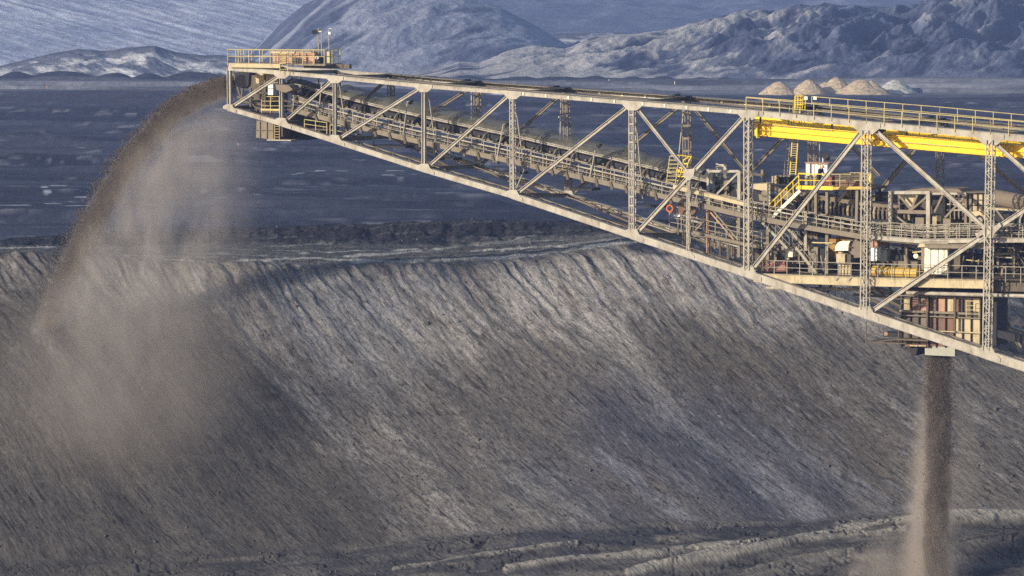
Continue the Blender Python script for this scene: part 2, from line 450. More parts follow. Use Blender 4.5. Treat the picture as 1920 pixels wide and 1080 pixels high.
        fcol = mixc(fcol, np.array(c), m_); Z2 = Z2 + front * m_ * (0.25 if c[0] > .1 else -0.2)
    ck = sstep(0.93, 0.975, ridged(fx / 7 + 0.4 * fbm(X / 1.2, T / 1.2, 3, 115), fy / 3.6, 1, 116))
    fcol = mixc(fcol, np.array((0.02, 0.02, 0.022)), ck * 0.9 * sstep(-0.2, 0.2, fbm(X / 6, T / 5, 2, 117)))
    Z2 -= 0.22 * ck * front
    fcol = mixc(fcol, brown, (1 - sstep(200, 800, PX)) * 0.75)  # painted shade carried on over the left of the foreground
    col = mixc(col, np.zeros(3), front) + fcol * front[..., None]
    mat = soil_mat('heap_soil', (1, 0.8, 1), 2.4, 0.75, 0.5, 9, 0.12, use_uv=True)
    nt = mat.node_tree; b = nt.nodes['Principled BSDF']; vm = [n_ for n_ in nt.nodes if n_.type == 'VECT_MATH'][0]; tcn = [n_ for n_ in nt.nodes if n_.type == 'TEX_COORD'][0]
    src = vm.outputs[0]
    for sc, mp_s, lo, hi, k in ((4.2, (1, 0.55, 1), 0.545, 0.64, 0.30), (1.5, (1, 0.40, 1), 0.55, 0.62, 0.38), (8.0, (1, 1, 1), 0.40, 0.62, 1.45)):
        mp2 = nt.nodes.new('ShaderNodeMapping'); mp2.inputs['Scale'].default_value = mp_s; nt.links.new(tcn.outputs['UV'], mp2.inputs[0])
        nn = nt.nodes.new('ShaderNodeTexNoise'); nn.inputs['Scale'].default_value = sc; nn.inputs['Detail'].default_value = 5; nn.inputs['Roughness'].default_value = 0.7
        nt.links.new(mp2.outputs[0], nn.inputs['Vector'])
        mr2 = nt.nodes.new('ShaderNodeMapRange'); mr2.inputs[1].default_value = lo; mr2.inputs[2].default_value = hi
        mr2.inputs[3].default_value = 1.0 if k < 1 else 0.70; mr2.inputs[4].default_value = k if k < 1 else 1.35
        nt.links.new(nn.outputs[0], mr2.inputs[0])
        v2 = nt.nodes.new('ShaderNodeVectorMath'); v2.operation = 'SCALE'; nt.links.new(src, v2.inputs[0]); nt.links.new(mr2.outputs[0], v2.inputs['Scale']); src = v2.outputs[0]
    nt.links.new(src, b.inputs['Base Color'])
    q2 = (X - bend) * 1.6
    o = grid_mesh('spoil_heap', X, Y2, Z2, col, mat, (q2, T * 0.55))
    tag(o, kind='structure')
    # points where loose clods lie
    rs_ = np.random.RandomState(9)
    pr = (onface * (0.10 + 0.5 * sstep(20, 38, tt)) + front * 0.45 + back * 0.12) * (np.abs(PX - 960) < 1300) * sstep(-0.2, 0.3, fbm(X / 2, T / 2, 3, 501))
    dT = np.abs(np.gradient(T, axis=0)) * np.abs(np.gradient(X, axis=1)); pr = pr * dT
    idx = rs_.choice(pr.size, 9000, p=(pr / pr.sum()).reshape(-1))
    pts = np.stack([X.reshape(-1)[idx], Y2.reshape(-1)[idx], Z2.reshape(-1)[idx] + 0.02], -1)
    return pts + rs_.uniform(-.05, .05, pts.shape)
CLOD_PTS = build_heap()

# ---- far hills, each a real slope with its own distance and depth
def hill(name, xs, ys, Dc, Db, base_py, colf, relief=3.0, rs=14.0, n=(420, 110), steep=1.0, seed=0, kind='ridge', aniso=(1.0, 1.0), mat=None, wob=0.0, backd=120):
    x0, x1 = xs[0], xs[-1]
    pxs = np.linspace(x0, x1, n[0])
    cy = np.interp(pxs, xs, ys)
    zc = z_at(cy, Dc); zb = z_at(np.full_like(pxs, float(base_py)), Db)
    zb = np.maximum(zb, -36.0)
    s = np.concatenate([[-0.02], np.linspace(0, 1, n[1]), [1.03, 1.08, 1.3]])[:, None]
    sc = np.clip(s, 0, 1)
    Y = Db + (Dc - Db) * np.clip(s, -0.05, 1) + np.maximum(s - 1, 0) * backd * 3 + 0 * zc[None]
    Xc = (pxs[None] - 960) / 8000.0 * Y
    prof = sc ** steep
    Z = zb[None] + (zc - zb)[None] * prof - np.maximum(s - 1, 0) * np.maximum((zc - zb)[None] * 2.5, 90.0) - (s < 0) * 3.0
    env = np.sin(np.clip(s, 0, 1) * np.pi * 0.93 + 0.12) ** 0.8 * (zc - zb)[None] / 30.0
    a, b = aniso
    U = (Xc * a + Y * b); V = Y * a - Xc * b
    if kind == 'ridge':
        d = relief * (ridged(U / rs, V / (rs * 3.2), 5, seed) + 0.6 * fbm(U / (rs * .4), V / rs, 4, seed + 5))
    elif kind == 'stria':
        d = relief * (0.25 * ridged(U / (rs * .3), V / (rs * 6), 3, seed) + 0.5 * fbm(U / rs, V / (rs * 4), 4, seed + 4))
    else:
        d = relief * fbm(Xc / rs, Y / rs, 5, seed)
    Z = Z + d * np.clip(env, 0, 3)
    col = colf(Xc, Y, sc + 0 * Xc, d / relief, pxs[None] + 0 * Xc, U, V)
    o = grid_mesh(name, Xc, Y, Z, col, mat)
    tag(o, kind='structure')
    return o

far_mat = soil_mat('hill_soil', (1, 1, 1), 0.16, 0.8, 0.28, 8, 2.0)  # hill colours below are shifted bluer to imitate distance haze

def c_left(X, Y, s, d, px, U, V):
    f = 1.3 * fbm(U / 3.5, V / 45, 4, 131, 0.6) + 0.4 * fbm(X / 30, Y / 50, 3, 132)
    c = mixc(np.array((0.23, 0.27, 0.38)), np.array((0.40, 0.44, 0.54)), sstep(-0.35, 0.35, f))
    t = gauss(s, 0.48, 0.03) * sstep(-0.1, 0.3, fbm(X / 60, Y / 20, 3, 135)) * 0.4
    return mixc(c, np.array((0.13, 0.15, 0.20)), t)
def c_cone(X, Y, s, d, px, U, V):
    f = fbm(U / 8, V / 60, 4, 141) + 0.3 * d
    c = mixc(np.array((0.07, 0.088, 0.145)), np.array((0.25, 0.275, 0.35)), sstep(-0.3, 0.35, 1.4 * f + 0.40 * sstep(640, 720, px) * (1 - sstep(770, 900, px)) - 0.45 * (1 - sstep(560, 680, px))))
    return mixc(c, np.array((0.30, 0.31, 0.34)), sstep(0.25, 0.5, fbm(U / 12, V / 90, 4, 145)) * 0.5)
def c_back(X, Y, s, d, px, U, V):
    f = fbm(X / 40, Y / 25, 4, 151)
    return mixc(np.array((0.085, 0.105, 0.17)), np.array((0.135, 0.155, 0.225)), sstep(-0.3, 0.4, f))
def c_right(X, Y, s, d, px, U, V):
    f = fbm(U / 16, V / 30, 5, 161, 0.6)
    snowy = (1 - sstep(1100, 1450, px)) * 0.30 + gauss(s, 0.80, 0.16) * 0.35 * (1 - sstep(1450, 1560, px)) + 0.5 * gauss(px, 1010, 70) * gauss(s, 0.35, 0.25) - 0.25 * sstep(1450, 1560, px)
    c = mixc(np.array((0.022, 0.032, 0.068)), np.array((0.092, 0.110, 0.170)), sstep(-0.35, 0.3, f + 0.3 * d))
    k = sstep(0.55, 1.0, f * 1.2 + d * 0.5 + snowy + 0.30)  # frost patches plus sunlit streaks painted into the pale colour
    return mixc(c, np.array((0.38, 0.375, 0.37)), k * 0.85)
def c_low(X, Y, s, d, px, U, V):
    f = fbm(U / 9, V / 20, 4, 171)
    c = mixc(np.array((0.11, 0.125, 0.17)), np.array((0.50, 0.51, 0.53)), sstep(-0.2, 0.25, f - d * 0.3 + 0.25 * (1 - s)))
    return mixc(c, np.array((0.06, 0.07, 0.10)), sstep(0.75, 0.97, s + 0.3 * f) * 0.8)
def c_dark(X, Y, s, d, px, U, V):
    f = fbm(X / 5, Y / 6, 4, 181)
    return mixc(np.array((0.018, 0.022, 0.034)), np.array((0.042, 0.047, 0.065)), sstep(-0.2, 0.5, f))

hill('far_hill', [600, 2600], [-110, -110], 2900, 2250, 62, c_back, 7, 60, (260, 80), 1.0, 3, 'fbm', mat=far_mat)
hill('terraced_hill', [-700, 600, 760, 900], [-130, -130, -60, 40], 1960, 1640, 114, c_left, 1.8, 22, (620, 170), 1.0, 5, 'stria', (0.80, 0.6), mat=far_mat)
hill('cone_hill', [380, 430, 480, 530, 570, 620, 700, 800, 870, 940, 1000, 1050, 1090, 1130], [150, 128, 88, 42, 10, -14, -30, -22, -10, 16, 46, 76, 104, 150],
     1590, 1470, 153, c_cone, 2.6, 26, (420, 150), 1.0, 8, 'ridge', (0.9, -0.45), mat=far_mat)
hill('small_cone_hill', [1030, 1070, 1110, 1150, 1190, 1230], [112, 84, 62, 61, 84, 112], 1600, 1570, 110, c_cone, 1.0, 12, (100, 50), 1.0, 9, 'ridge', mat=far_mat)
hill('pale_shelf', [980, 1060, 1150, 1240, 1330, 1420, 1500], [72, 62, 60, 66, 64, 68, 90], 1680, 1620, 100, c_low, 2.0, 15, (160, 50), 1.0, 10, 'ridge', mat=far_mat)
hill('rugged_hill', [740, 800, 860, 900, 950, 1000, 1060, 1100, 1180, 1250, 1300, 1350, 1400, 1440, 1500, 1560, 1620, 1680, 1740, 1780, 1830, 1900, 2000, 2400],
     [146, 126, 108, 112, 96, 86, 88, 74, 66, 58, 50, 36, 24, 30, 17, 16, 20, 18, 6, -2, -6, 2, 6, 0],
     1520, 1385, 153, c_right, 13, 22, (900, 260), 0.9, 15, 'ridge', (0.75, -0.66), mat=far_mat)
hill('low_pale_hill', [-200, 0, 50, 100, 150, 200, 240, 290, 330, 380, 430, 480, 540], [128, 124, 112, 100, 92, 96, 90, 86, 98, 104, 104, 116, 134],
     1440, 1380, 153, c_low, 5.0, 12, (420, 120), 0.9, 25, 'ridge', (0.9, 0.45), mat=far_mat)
xs = np.linspace(-200, 2200, 500)
bump = np.abs(np.sin(xs / 26.0 + 0.7 * np.sin(xs / 41.0)))
hgt = np.where(xs < 445, 9 + 9.0 * bump + 2 * np.sin(xs / 57.), 0) 
hgt2 = 8 + 4 * np.clip(fbm(xs / 60, xs * 0, 3, 5), -1, 1) * 2
yy = 153 - np.where(xs < 430, hgt, hgt2 * (1 - 0.6 * sstep(1250, 1500, xs)))
hill('dark_mounds', list(xs), list(yy), 1312, 1292, 153, c_dark, 1.2, 7, (1200, 24), 0.7, 33, 'fbm', mat=far_mat, backd=8)
# ================================================================== MESH KIT
class MB:
    """collects boxes, bars, tubes and plates; build() links them as ONE mesh object"""
    def __init__(s): s.v = []; s.f = []
    def add(s, vs, fs):
        o = len(s.v); s.v += [tuple(v) for v in vs]; s.f += [tuple(i + o for i in f) for f in fs]
        return s
    def hexa(s, c):                      # c: 8 corners, bottom four then top four
        return s.add(c, [(3, 2, 1, 0), (4, 5, 6, 7), (0, 1, 5, 4), (1, 2, 6, 5), (2, 3, 7, 6), (3, 0, 4, 7)])
    def obox(s, o, a, b, c):             # corner + three edge vectors
        o = Vector(o); a = Vector(a); b = Vector(b); c = Vector(c)
        return s.hexa([o, o + a, o + a + b, o + b, o + c, o + a + c, o + a + b + c, o + b + c])
    def beam(s, p, q, w, h, side=None):  # rectangular bar; w across (along side), h the other way
        p = Vector(p); q = Vector(q); d = (q - p)
        if d.length < 1e-6: return s
        d.normalize()
        sd = Vector(side) if side is not None else d.cross(Vector((0, 0, 1)))
        if sd.length < 1e-3: sd = Vector(WX)
        sd = (sd - d * sd.dot(d)); sd.normalize()
        up = sd.cross(d); up.normalize()
        o = p - sd * w / 2 - up * h / 2
        return s.obox(o, sd * w, (q - p), up * h)
    def ibeam(s, p, q, w, h, t=0.035, side=None):
        p = Vector(p); q = Vector(q); d = (q - p).normalized()
        sd = Vector(side) if side is not None else WX.copy()
        sd = (sd - d * sd.dot(d)).normalized(); up = sd.cross(d).normalized()
        off = up * (h / 2 - t / 2)
        s.beam(p + off, q + off, w, t, sd); s.beam(p - off, q - off, w, t, sd)
        s.beam(p, q, t, h - 2 * t - 0.004, sd)
        return s
    def tube(s, p, q, r, n=8, r2=None, caps=True):
        p = Vector(p); q = Vector(q); d = (q - p).normalized()
        a = d.orthogonal().normalized(); b = d.cross(a)
        r2 = r if r2 is None else r2
        vs = [p + (a * math.cos(2 * math.pi * k / n) + b * math.sin(2 * math.pi * k / n)) * r for k in range(n)]
        vs += [q + (a * math.cos(2 * math.pi * k / n) + b * math.sin(2 * math.pi * k / n)) * r2 for k in range(n)]
        fs = [(k, (k + 1) % n, n + (k + 1) % n, n + k) for k in range(n)]
        if caps: fs += [tuple(range(n - 1, -1, -1)), tuple(range(n, 2 * n))]
        return s.add(vs, fs)
    def path(s, pts, r, n=6):
        for a, b in zip(pts[:-1], pts[1:]): s.tube(a, b, r, n)
        return s
    def plate(s, pts, ext):              # polygon extruded along ext
        n = len(pts); pts = [Vector(p) for p in pts]; e = Vector(ext)
        return s.add(pts + [p + e for p in pts], [tuple(range(n - 1, -1, -1)), tuple(range(n, 2 * n))] + [(k, (k + 1) % n, n + (k + 1) % n, n + k) for k in range(n)])
    def build(s, name, mat, parent=None, smooth=False, bevel=0):
        me = bpy.data.meshes.new(name); me.from_pydata(s.v, [], s.f)
        bm = bmesh.new(); bm.from_mesh(me); bmesh.ops.recalc_face_normals(bm, faces=bm.faces[:])
        if bevel: bmesh.ops.bevel(bm, geom=bm.edges[:], offset=bevel, segments=1, affect='EDGES')
        bm.to_mesh(me); bm.free()
        if smooth:
            me.polygons.foreach_set('use_smooth', [True] * len(me.polygons))
        me.materials.append(mat)
        o = bpy.data.objects.new(name, me)
        return link(o, parent)

import bmesh

def pbox(mb, x0, y0, x1, y1, w0, w1):
    """box in the bridge's own axes: its near face spans picture columns x0-x1 and rows y0-y1 at w0; it goes back to w1"""
    a = P(x0, y1, w0); b = P(x1, y1, w0); top = P((x0 + x1) / 2, y0, w0).z; bot = P((x0 + x1) / 2, y1, w0).z
    L = (b - a).dot(AX)
    o = Vector((a.x, a.y, bot))
    return mb.obox(o, AX * L, WX * (w1 - w0), Vector((0, 0, top - bot)))

def ppoly(mb, pts, w0, w1):
    return mb.plate([P(x, y, w0) for x, y in pts], WX * (w1 - w0))

def pbar(mb, p, q, w, wd=0.12, h=0.12, w2=None):
    return mb.beam(P(p[0], p[1], w), P(q[0], q[1], w if w2 is None else w2), wd, h, WX)

def rail(mb, pts, w, hp=25, n=None, r=0.028, step=1.9, mid=(0.5,), kick=False, drop=4):
    """handrail: pts are picture points of the walkway edge at depth w; hp = height in picture rows"""
    P3 = [P(x, y, w) for x, y in pts]
    H = (P(pts[0][0], pts[0][1] - hp, w) - P3[0]).z
    up = Vector((0, 0, H))
    for a, b in zip(P3[:-1], P3[1:]):
        mb.tube(a + up, b + up, r * 1.25, 6)
        for m in mid: mb.tube(a + up * m, b + up * m, r, 6)
        L = (b - a).length; k = max(1, int(round(L / step)))
        for i in range(k + 1):
            c = a.lerp(b, i / k)
            mb.beam(c - Vector((0, 0, 0.16)), c + up, 0.06, 0.05, WX)
        if kick: mb.beam(a + Vector((0, 0, .08)), b + Vector((0, 0, .08)), 0.012, 0.14, WX)
    return mb

# ------------------------------------------------------------------ paints
M = {}
M['steel'] = paint('pale_grey_paint', (0.425, 0.40, 0.345), 0.6, (0.17, 0.14, 0.105), 0.8, lo=0.42, rust=0.60)
M['steel2'] = paint('dusty_grey_paint', (0.215, 0.185, 0.14), 0.7, (0.12, 0.098, 0.075), 0.7, nscale=2.2, rust=0.60)
M['dirty'] = paint('grimy_steel', (0.13, 0.108, 0.08), 0.8, (0.06, 0.052, 0.044), 0.8, nscale=2.6, lo=0.42, rust=0.50)
M['dark'] = paint('black_rubber', (0.016, 0.017, 0.022), 0.7, (0.07, 0.062, 0.052), 0.35, nscale=3)
M['rail'] = paint('dull_yellow_rail', (0.50, 0.42, 0.19), 0.6, (0.20, 0.17, 0.12), 0.5)
M['greyrail'] = paint('grey_rail', (0.34, 0.31, 0.25), 0.6, (0.15, 0.125, 0.09), 0.6, rust=0.50)
M['yellow'] = paint('bright_yellow_paint', (0.95, 0.62, 0.004), 0.42, (0.50, 0.32, 0.03), 0.6, nscale=1.4, rust=0.18)
M['yrail'] = paint('yellow_safety_paint', (0.80, 0.58, 0.03), 0.5, (0.35, 0.28, 0.10), 0.3)
M['white'] = paint('off_white_panel', (0.78, 0.73, 0.60), 0.5, (0.40, 0.34, 0.24), 0.4, rust=0.35)
M['whitecab'] = paint('white_cabinet_paint', (0.74, 0.76, 0.78), 0.45, (0.42, 0.40, 0.36), 0.3)
M['salmon'] = paint('faded_red_paint', (0.44, 0.26, 0.18), 0.7, (0.24, 0.17, 0.12), 0.6)
M['red'] = paint('worn_red_paint', (0.30, 0.085, 0.07), 0.6, (0.22, 0.14, 0.11), 0.5)
M['redroof'] = paint('brick_red_sheet', (0.27, 0.12, 0.10), 0.7, (0.18, 0.12, 0.09), 0.5)
M['rust'] = paint('rust_brown_panel', (0.20, 0.115, 0.08), 0.8, (0.09, 0.06, 0.045), 0.7, nscale=1.6)
M['ochre'] = paint('rusty_ochre_panel', (0.36, 0.20, 0.05), 0.7, (0.14, 0.085, 0.04), 0.7, nscale=2.0)
M['tan'] = paint('cream_stained_panel', (0.50, 0.42, 0.27), 0.7, (0.18, 0.135, 0.09), 0.7, nscale=1.4, rust=0.60)
M['tankyel'] = paint('faded_yellow_tank', (0.58, 0.38, 0.07), 0.55, (0.25, 0.19, 0.09), 0.6, rust=0.50)
M['concrete'] = paint('greenish_grey_plate', (0.36, 0.365, 0.32), 0.7, (0.22, 0.21, 0.18), 0.5, rust=0.40)
M['blue'] = paint('dark_navy_cloth', (0.016, 0.026, 0.052), 0.9, (0.03, 0.035, 0.05), 0.4)
M['skin'] = paint('skin', (0.45, 0.27, 0.19), 0.6, (0.38, 0.22, 0.16), 0.3)
M['orange'] = paint('orange_plastic', (0.65, 0.16, 0.04), 0.5, (0.4, 0.15, 0.06), 0.3)
M['conv'] = paint('brown_dusty_cover', (0.20, 0.165, 0.13), 0.85, (0.10, 0.082, 0.065), 0.7, nscale=2)

def glass_net():
    m, nt, b = new_mat('fine_green_net')
    b.inputs['Base Color'].default_value = (0.15, 0.155, 0.13, 1); b.inputs['Roughness'].default_value = 0.9
    tr = nt.nodes.new('ShaderNodeBsdfTransparent'); mx = nt.nodes.new('ShaderNodeMixShader')
    tc = nt.nodes.new('ShaderNodeTexCoord'); n = nt.nodes.new('ShaderNodeTexNoise'); n.inputs['Scale'].default_value = 1.1; n.inputs['Detail'].default_value = 7
    nt.links.new(tc.outputs['Object'], n.inputs['Vector'])
    mr = nt.nodes.new('ShaderNodeMapRange'); mr.inputs[1].default_value = 0.35; mr.inputs[2].default_value = 0.65; mr.inputs[3].default_value = 0.22; mr.inputs[4].default_value = 0.48
    nt.links.new(n.outputs[0], mr.inputs[0]); nt.links.new(mr.outputs[0], mx.inputs[0])
    nt.links.new(tr.outputs[0], mx.inputs[1]); nt.links.new(b.outputs[0], mx.inputs[2])
    nt.links.new(mx.outputs[0], nt.nodes['Material Output'].inputs['Surface'])
    return m
M['net'] = glass_net()
# ================================================================== THE LATTICE BRIDGE
TN = [(430, 128), (528, 136), (628, 145), (794, 161), (961, 174), (1186, 193), (1403, 211), (1625, 233), (1857, 254), (2095, 275), (2330, 296)]
BN = [(430, 203), (528, 231), (628, 263), (796, 317), (962, 366), (1186, 441), (1403, 513), (1623, 588), (1851, 664), (2090, 741), (2330, 818)]
MID = (1291, 477)                    # foot of the thin hanger
def wfar(x):
    return 10.0 + max(0.0, (x - 1290)) * 0.0104
TF = [(532, 128), (632, 134), (733, 142), (895, 157), (1061, 169), (1287, 185), (1523, 202), (1762, 226), (2000, 246), (2260, 268)]
BF = [(532, 197), (632, 225), (733, 255), (896, 311), (1066, 366), (1290, 440), (1523, 505), (1762, 575), (2000, 650), (2260, 730)]
def FP(p): return P(p[0], p[1], wfar(p[0]))
def NP(p, w=0.0): return P(p[0], p[1], w)

bridge = thing('conveyor_bridge', NP(BN[5]), 'long pale grey steel lattice bridge sloping across the pit above the spoil heap', 'conveyor bridge')

# --- chords
def chord(pts, sizes, w, nm, lab, flange=True):
    mb = MB()
    for k in range(len(pts) - 1):
        h = sizes[k]
        mb.beam(pts[k], pts[k + 1], w, h, WX)
        # flange lips top and bottom stand proud of the web
        d = (pts[k + 1] - pts[k]).normalized(); up = WX.cross(d).normalized()
        if up.z < 0: up = -up
        for sgn in (1, -1):
            o = up * sgn * (h / 2)
            mb.beam(pts[k] + o, pts[k + 1] + o, w + 0.10, 0.045, WX)
    o = mb.build(nm, M['steel'], bridge); tag(o, lab)
    return o
tsz = [0.30, 0.27, 0.28, 0.28, 0.28, 0.31, 0.44, 0.46, 0.48, 0.48]
bsz = [0.34, 0.36, 0.38, 0.40, 0.46, 0.52, 0.56, 0.62, 0.66, 0.66]
chord([NP(p) for p in TN], tsz, 0.42, 'top_chord', 'near top chord of the bridge')
chord([NP(p) for p in BN], bsz, 0.55, 'bottom_chord', 'near bottom chord, the lowest long girder')
chord([FP(p) for p in TF], [0.3] * 5 + [0.4] * 4, 0.42, 'top_chord', 'far top chord of the bridge')
chord([FP(p) for p in BF], [0.4] * 9, 0.5, 'bottom_chord', 'far bottom chord behind the belt')

# --- gusset plates
def gusset_top(p, s=1.0, w=None, far=False):
    w0 = (wfar(p[0]) if far else 0.0)
    x, y = p
    sl = 0.09
    pts = [(x - 19 * s, y - 3 * s - 19 * s * sl), (x + 19 * s, y - 3 * s + 19 * s * sl), (x + 19 * s, y + 5 * s), (x + 8 * s, y + 14 * s), (x - 8 * s, y + 14 * s), (x - 19 * s, y + 4 * s)]
    mb = MB(); ppoly(mb, pts, w0 - 0.27, w0 - 0.235); ppoly(mb, pts, w0 + 0.235, w0 + 0.27)
    mb.build('gusset_plate', M['steel'], bridge)
def gusset_bot(p, s=1.0, far=False):
    w0 = (wfar(p[0]) if far else 0.0)
    x, y = p; sl = 0.32
    pts = [(x - 20 * s, y + 7 * s - 20 * s * sl), (x - 20 * s, y - 20 * s * sl), (x - 8 * s, y - 13 * s), (x + 8 * s, y - 12 * s), (x + 13 * s, y - 2 * s), (x + 22 * s, y + 22 * s * sl), (x + 22 * s, y + 7 * s + 22 * s * sl)]
    mb = MB(); ppoly(mb, pts, w0 - 0.335, w0 - 0.305); ppoly(mb, pts, w0 + 0.305, w0 + 0.335)
    mb.build('gusset_plate', M['steel'], bridge)
for k, p in enumerate(TN):
    if k == 0: continue
    gusset_top(p, 0.8 if k < 3 else (0.85 if k < 5 else 1.0 if k < 7 else 1.35))
for k, p in enumerate(BN):
    gusset_bot(p, 0.6 if k < 1 else 0.8 if k < 5 else 0.95 if k < 6 else 1.1)
gusset_bot((1291, 477), 0.5)
for p in TF[2:]: gusset_top(p, 0.5, far=True)
for p in BF[2:]: gusset_bot(p, 0.7, far=True)
mb = MB(); ppoly(mb, [(1281, 318), (1303, 316), (1300, 330), (1294, 338), (1288, 338), (1282, 330)], -0.24, -0.2); mb.build('gusset_plate', M['steel'], bridge)
mb = MB(); ppoly(mb, [(1845, 424), (1866, 424), (1874, 417), (1878, 424), (1864, 438), (1862, 446), (1848, 446), (1842, 440), (1832, 446), (1828, 438), (1843, 432), (1838, 422)], -0.27, -0.22)
mb.build('gusset_plate', M['steel'], bridge)

# --- posts: four-legged lattice columns or plain box posts
def lattice_post(a, b, wid, dep, leg=0.075, pitch=None, batten=False, mat='steel', lab=None):
    a = Vector(a); b = Vector(b); mb = MB(); d = (b - a)
    hx = AX * wid / 2; hw = WX * dep / 2
    for sx in (-1, 1):
        for sw in (-1, 1):
            mb.beam(a + hx * sx + hw * sw, b + hx * sx + hw * sw, leg, leg, WX)
    L = d.length; pitch = pitch or wid * 1.05; n = max(2, int(L / pitch))
    for i in range(n):
        p0 = a + d * (i / n); p1 = a + d * ((i + 1) / n)
        s = 1 if i % 2 else -1
        for sw in (-1, 1):
            if batten:
                if i % 2 == 0: mb.beam(p0 - hx + hw * sw * 1.02, p0 + hx + hw * sw * 1.02, 0.03, wid * 0.38, WX)
            else:
                mb.beam(p0 - hx * s + hw * sw * 1.03, p1 + hx * s + hw * sw * 1.03, 0.03, 0.05, WX)
        for sx in (-1, 1):
            mb.beam(p0 - hw * s + hx * sx * 1.03, p1 + hw * s + hx * sx * 1.03, 0.05, 0.03, WX)
    o = mb.build('lattice_post', M[mat], bridge)
    if lab: tag(o, lab)
    return o
def box_post(a, b, w, h):
    mb = MB(); mb.ibeam(a, b, h, w, 0.05, WX); mb.build('post', M['steel'], bridge)
box_post(NP((430, 128)), NP((431, 203)), 0.34, 0.34)
box_post(NP((528, 140)), NP((528, 228)), 0.26, 0.3)
box_post(NP((628, 148)), NP((628, 260)), 0.27, 0.3)
box_post(NP((795, 164)), NP((795, 314)), 0.30, 0.32)
lattice_post(NP((961, 178)), NP((962, 362)), 0.30, 0.42, 0.07)
lattice_post(NP((1185.5, 198)), NP((1186, 436)), 0.36, 0.45, 0.085, 0.36, batten=True)
lattice_post(NP((1403, 220)), NP((1403, 506)), 0.42, 0.75, 0.085)
lattice_post(NP((1625, 244)), NP((1622, 580)), 0.50, 0.72, 0.085)
lattice_post(NP((1858, 262)), NP((1851, 656)), 0.48, 0.72, 0.085)
lattice_post(NP((2095, 285)), NP((2090, 735)), 0.48, 0.72, 0.085)
lattice_post(NP((1291.5, 338)), NP((1291, 470)), 0.20, 0.25, 0.06, 0.8)
# far posts
for k in range(1, 9):
    a = FP((TF[k][0], TF[k][1] + 4)); b = FP((BF[k][0], BF[k][1] - 5))
    lattice_post(a, b, 0.38 if k < 5 else 0.50, 0.5, 0.08, 0.45 if k < 5 else 0.5, batten=(k == 5), mat='steel2')
    # slim inclined sway braces between the two trusses
for k, (xt, yt, xb, yb_) in enumerate([(635, 150, 652, 262), (803, 172, 818, 285), (967, 200, 983, 318), (1192, 215, 1205, 372), (884, 170, 884, 250), (1052, 185, 1050, 270), (1282, 205, 1272, 300), (1537, 225, 1537, 310)]):
    mb = MB()
    w0, w1 = ((0.5, 2.2) if k < 4 else (9.3, 7.0))
    mb.tube(P(xt, yt, w0), P(xb, yb_, w1), 0.055, 6)
    mb.build('sway_brace', M['steel'], bridge)
mb = MB(); mb.tube(P(983, 318, 2.2), P(965, 362, 0.5), 0.055, 6); mb.build('sway_brace', M['steel'], bridge)

# --- diagonals
def diag(p, q, h=0.25, w=0.26, far=False, mat='steel'):
    a = FP(p) if far else NP(p); b = FP(q) if far else NP(q)
    mb = MB(); mb.ibeam(a, b, w, h, 0.05 if h > 0.2 else 0.03, WX)
    mb.build('diagonal_brace', M[mat], bridge)
for p, q, h in [((438, 199), (522, 144), 0.26), ((536, 227), (620, 154), 0.25), ((640, 258), (784, 168), 0.25), ((804, 312), (951, 182), 0.26),
                ((971, 362), (1176, 201), 0.28), ((1195, 436), (1394, 220), 0.32), ((1194, 202), (1289, 322), 0.25),
                ((1411, 505), (1614, 249), 0.34), ((1641, 244), (1846, 427), 0.33), ((1637, 582), (1846, 440), 0.36), ((1869, 428), (2085, 285), 0.36),
                ((1862, 265), (2080, 460), 0.3)]:
    diag(p, q, h)
for p, q, h in [((640, 224), (728, 148), 0.24), ((742, 252), (888, 162), 0.24), ((905, 306), (1054, 176), 0.24), ((1077, 360), (1278, 196), 0.27), ((1300, 434), (1514, 212), 0.3),
                ((1296, 196), (1400, 322), 0.24), ((1533, 500), (1752, 236), 0.34), ((1536, 210), (1650, 330), 0.25), ((1773, 236), (1990, 420), 0.32), ((1771, 570), (2000, 400), 0.3),
                ((1862, 553), (1914, 652), 0.3)]:
    diag(p, q, h, far=True, mat='steel2')

# --- cross members and lacing between the two trusses
def x_near(i): return NP(TN[i])
for k in range(0, 9):
    a = NP(TN[k]) + WX * 0.26 ; b = FP(TF[k]) - WX * 0.25
    mb = MB(); mb.ibeam(a, b, 0.24, 0.3, 0.04, AX); mb.build('cross_beam', M['steel2'], bridge)
    a = NP(BN[k]) + WX * 0.34; b = FP(BF[k]) - WX * 0.3
    if k not in (7, 8):
        mb = MB(); mb.ibeam(a, b, 0.26, 0.34, 0.04, AX); mb.build('cross_beam', M['steel2'], bridge)
for k in range(0, 8):
    m1 = (NP(TN[k]) + FP(TF[k])) / 2; m2 = (NP(TN[k + 1]) + FP(TF[k + 1])) / 2
    mb = MB()
    dz = Vector((0, 0, -0.05))
    mb.beam(NP(TN[k]) + WX * .3 + dz, m2 + dz, 0.14, 0.12); mb.beam(FP(TF[k]) - WX * .3 + dz, m2 + dz, 0.14, 0.12)
    mb.build('plan_bracing', M['dirty'], bridge)
    mb = MB()
    m2 = (NP(BN[k + 1]) + FP(BF[k + 1])) / 2
    mb.beam(NP(BN[k]) + WX * .4, m2, 0.16, 0.14); mb.beam(FP(BF[k]) - WX * .4, m2, 0.16, 0.14)
    if k in (0, 1, 2, 3, 4, 5): mb.build('plan_bracing', M['dirty'], bridge)
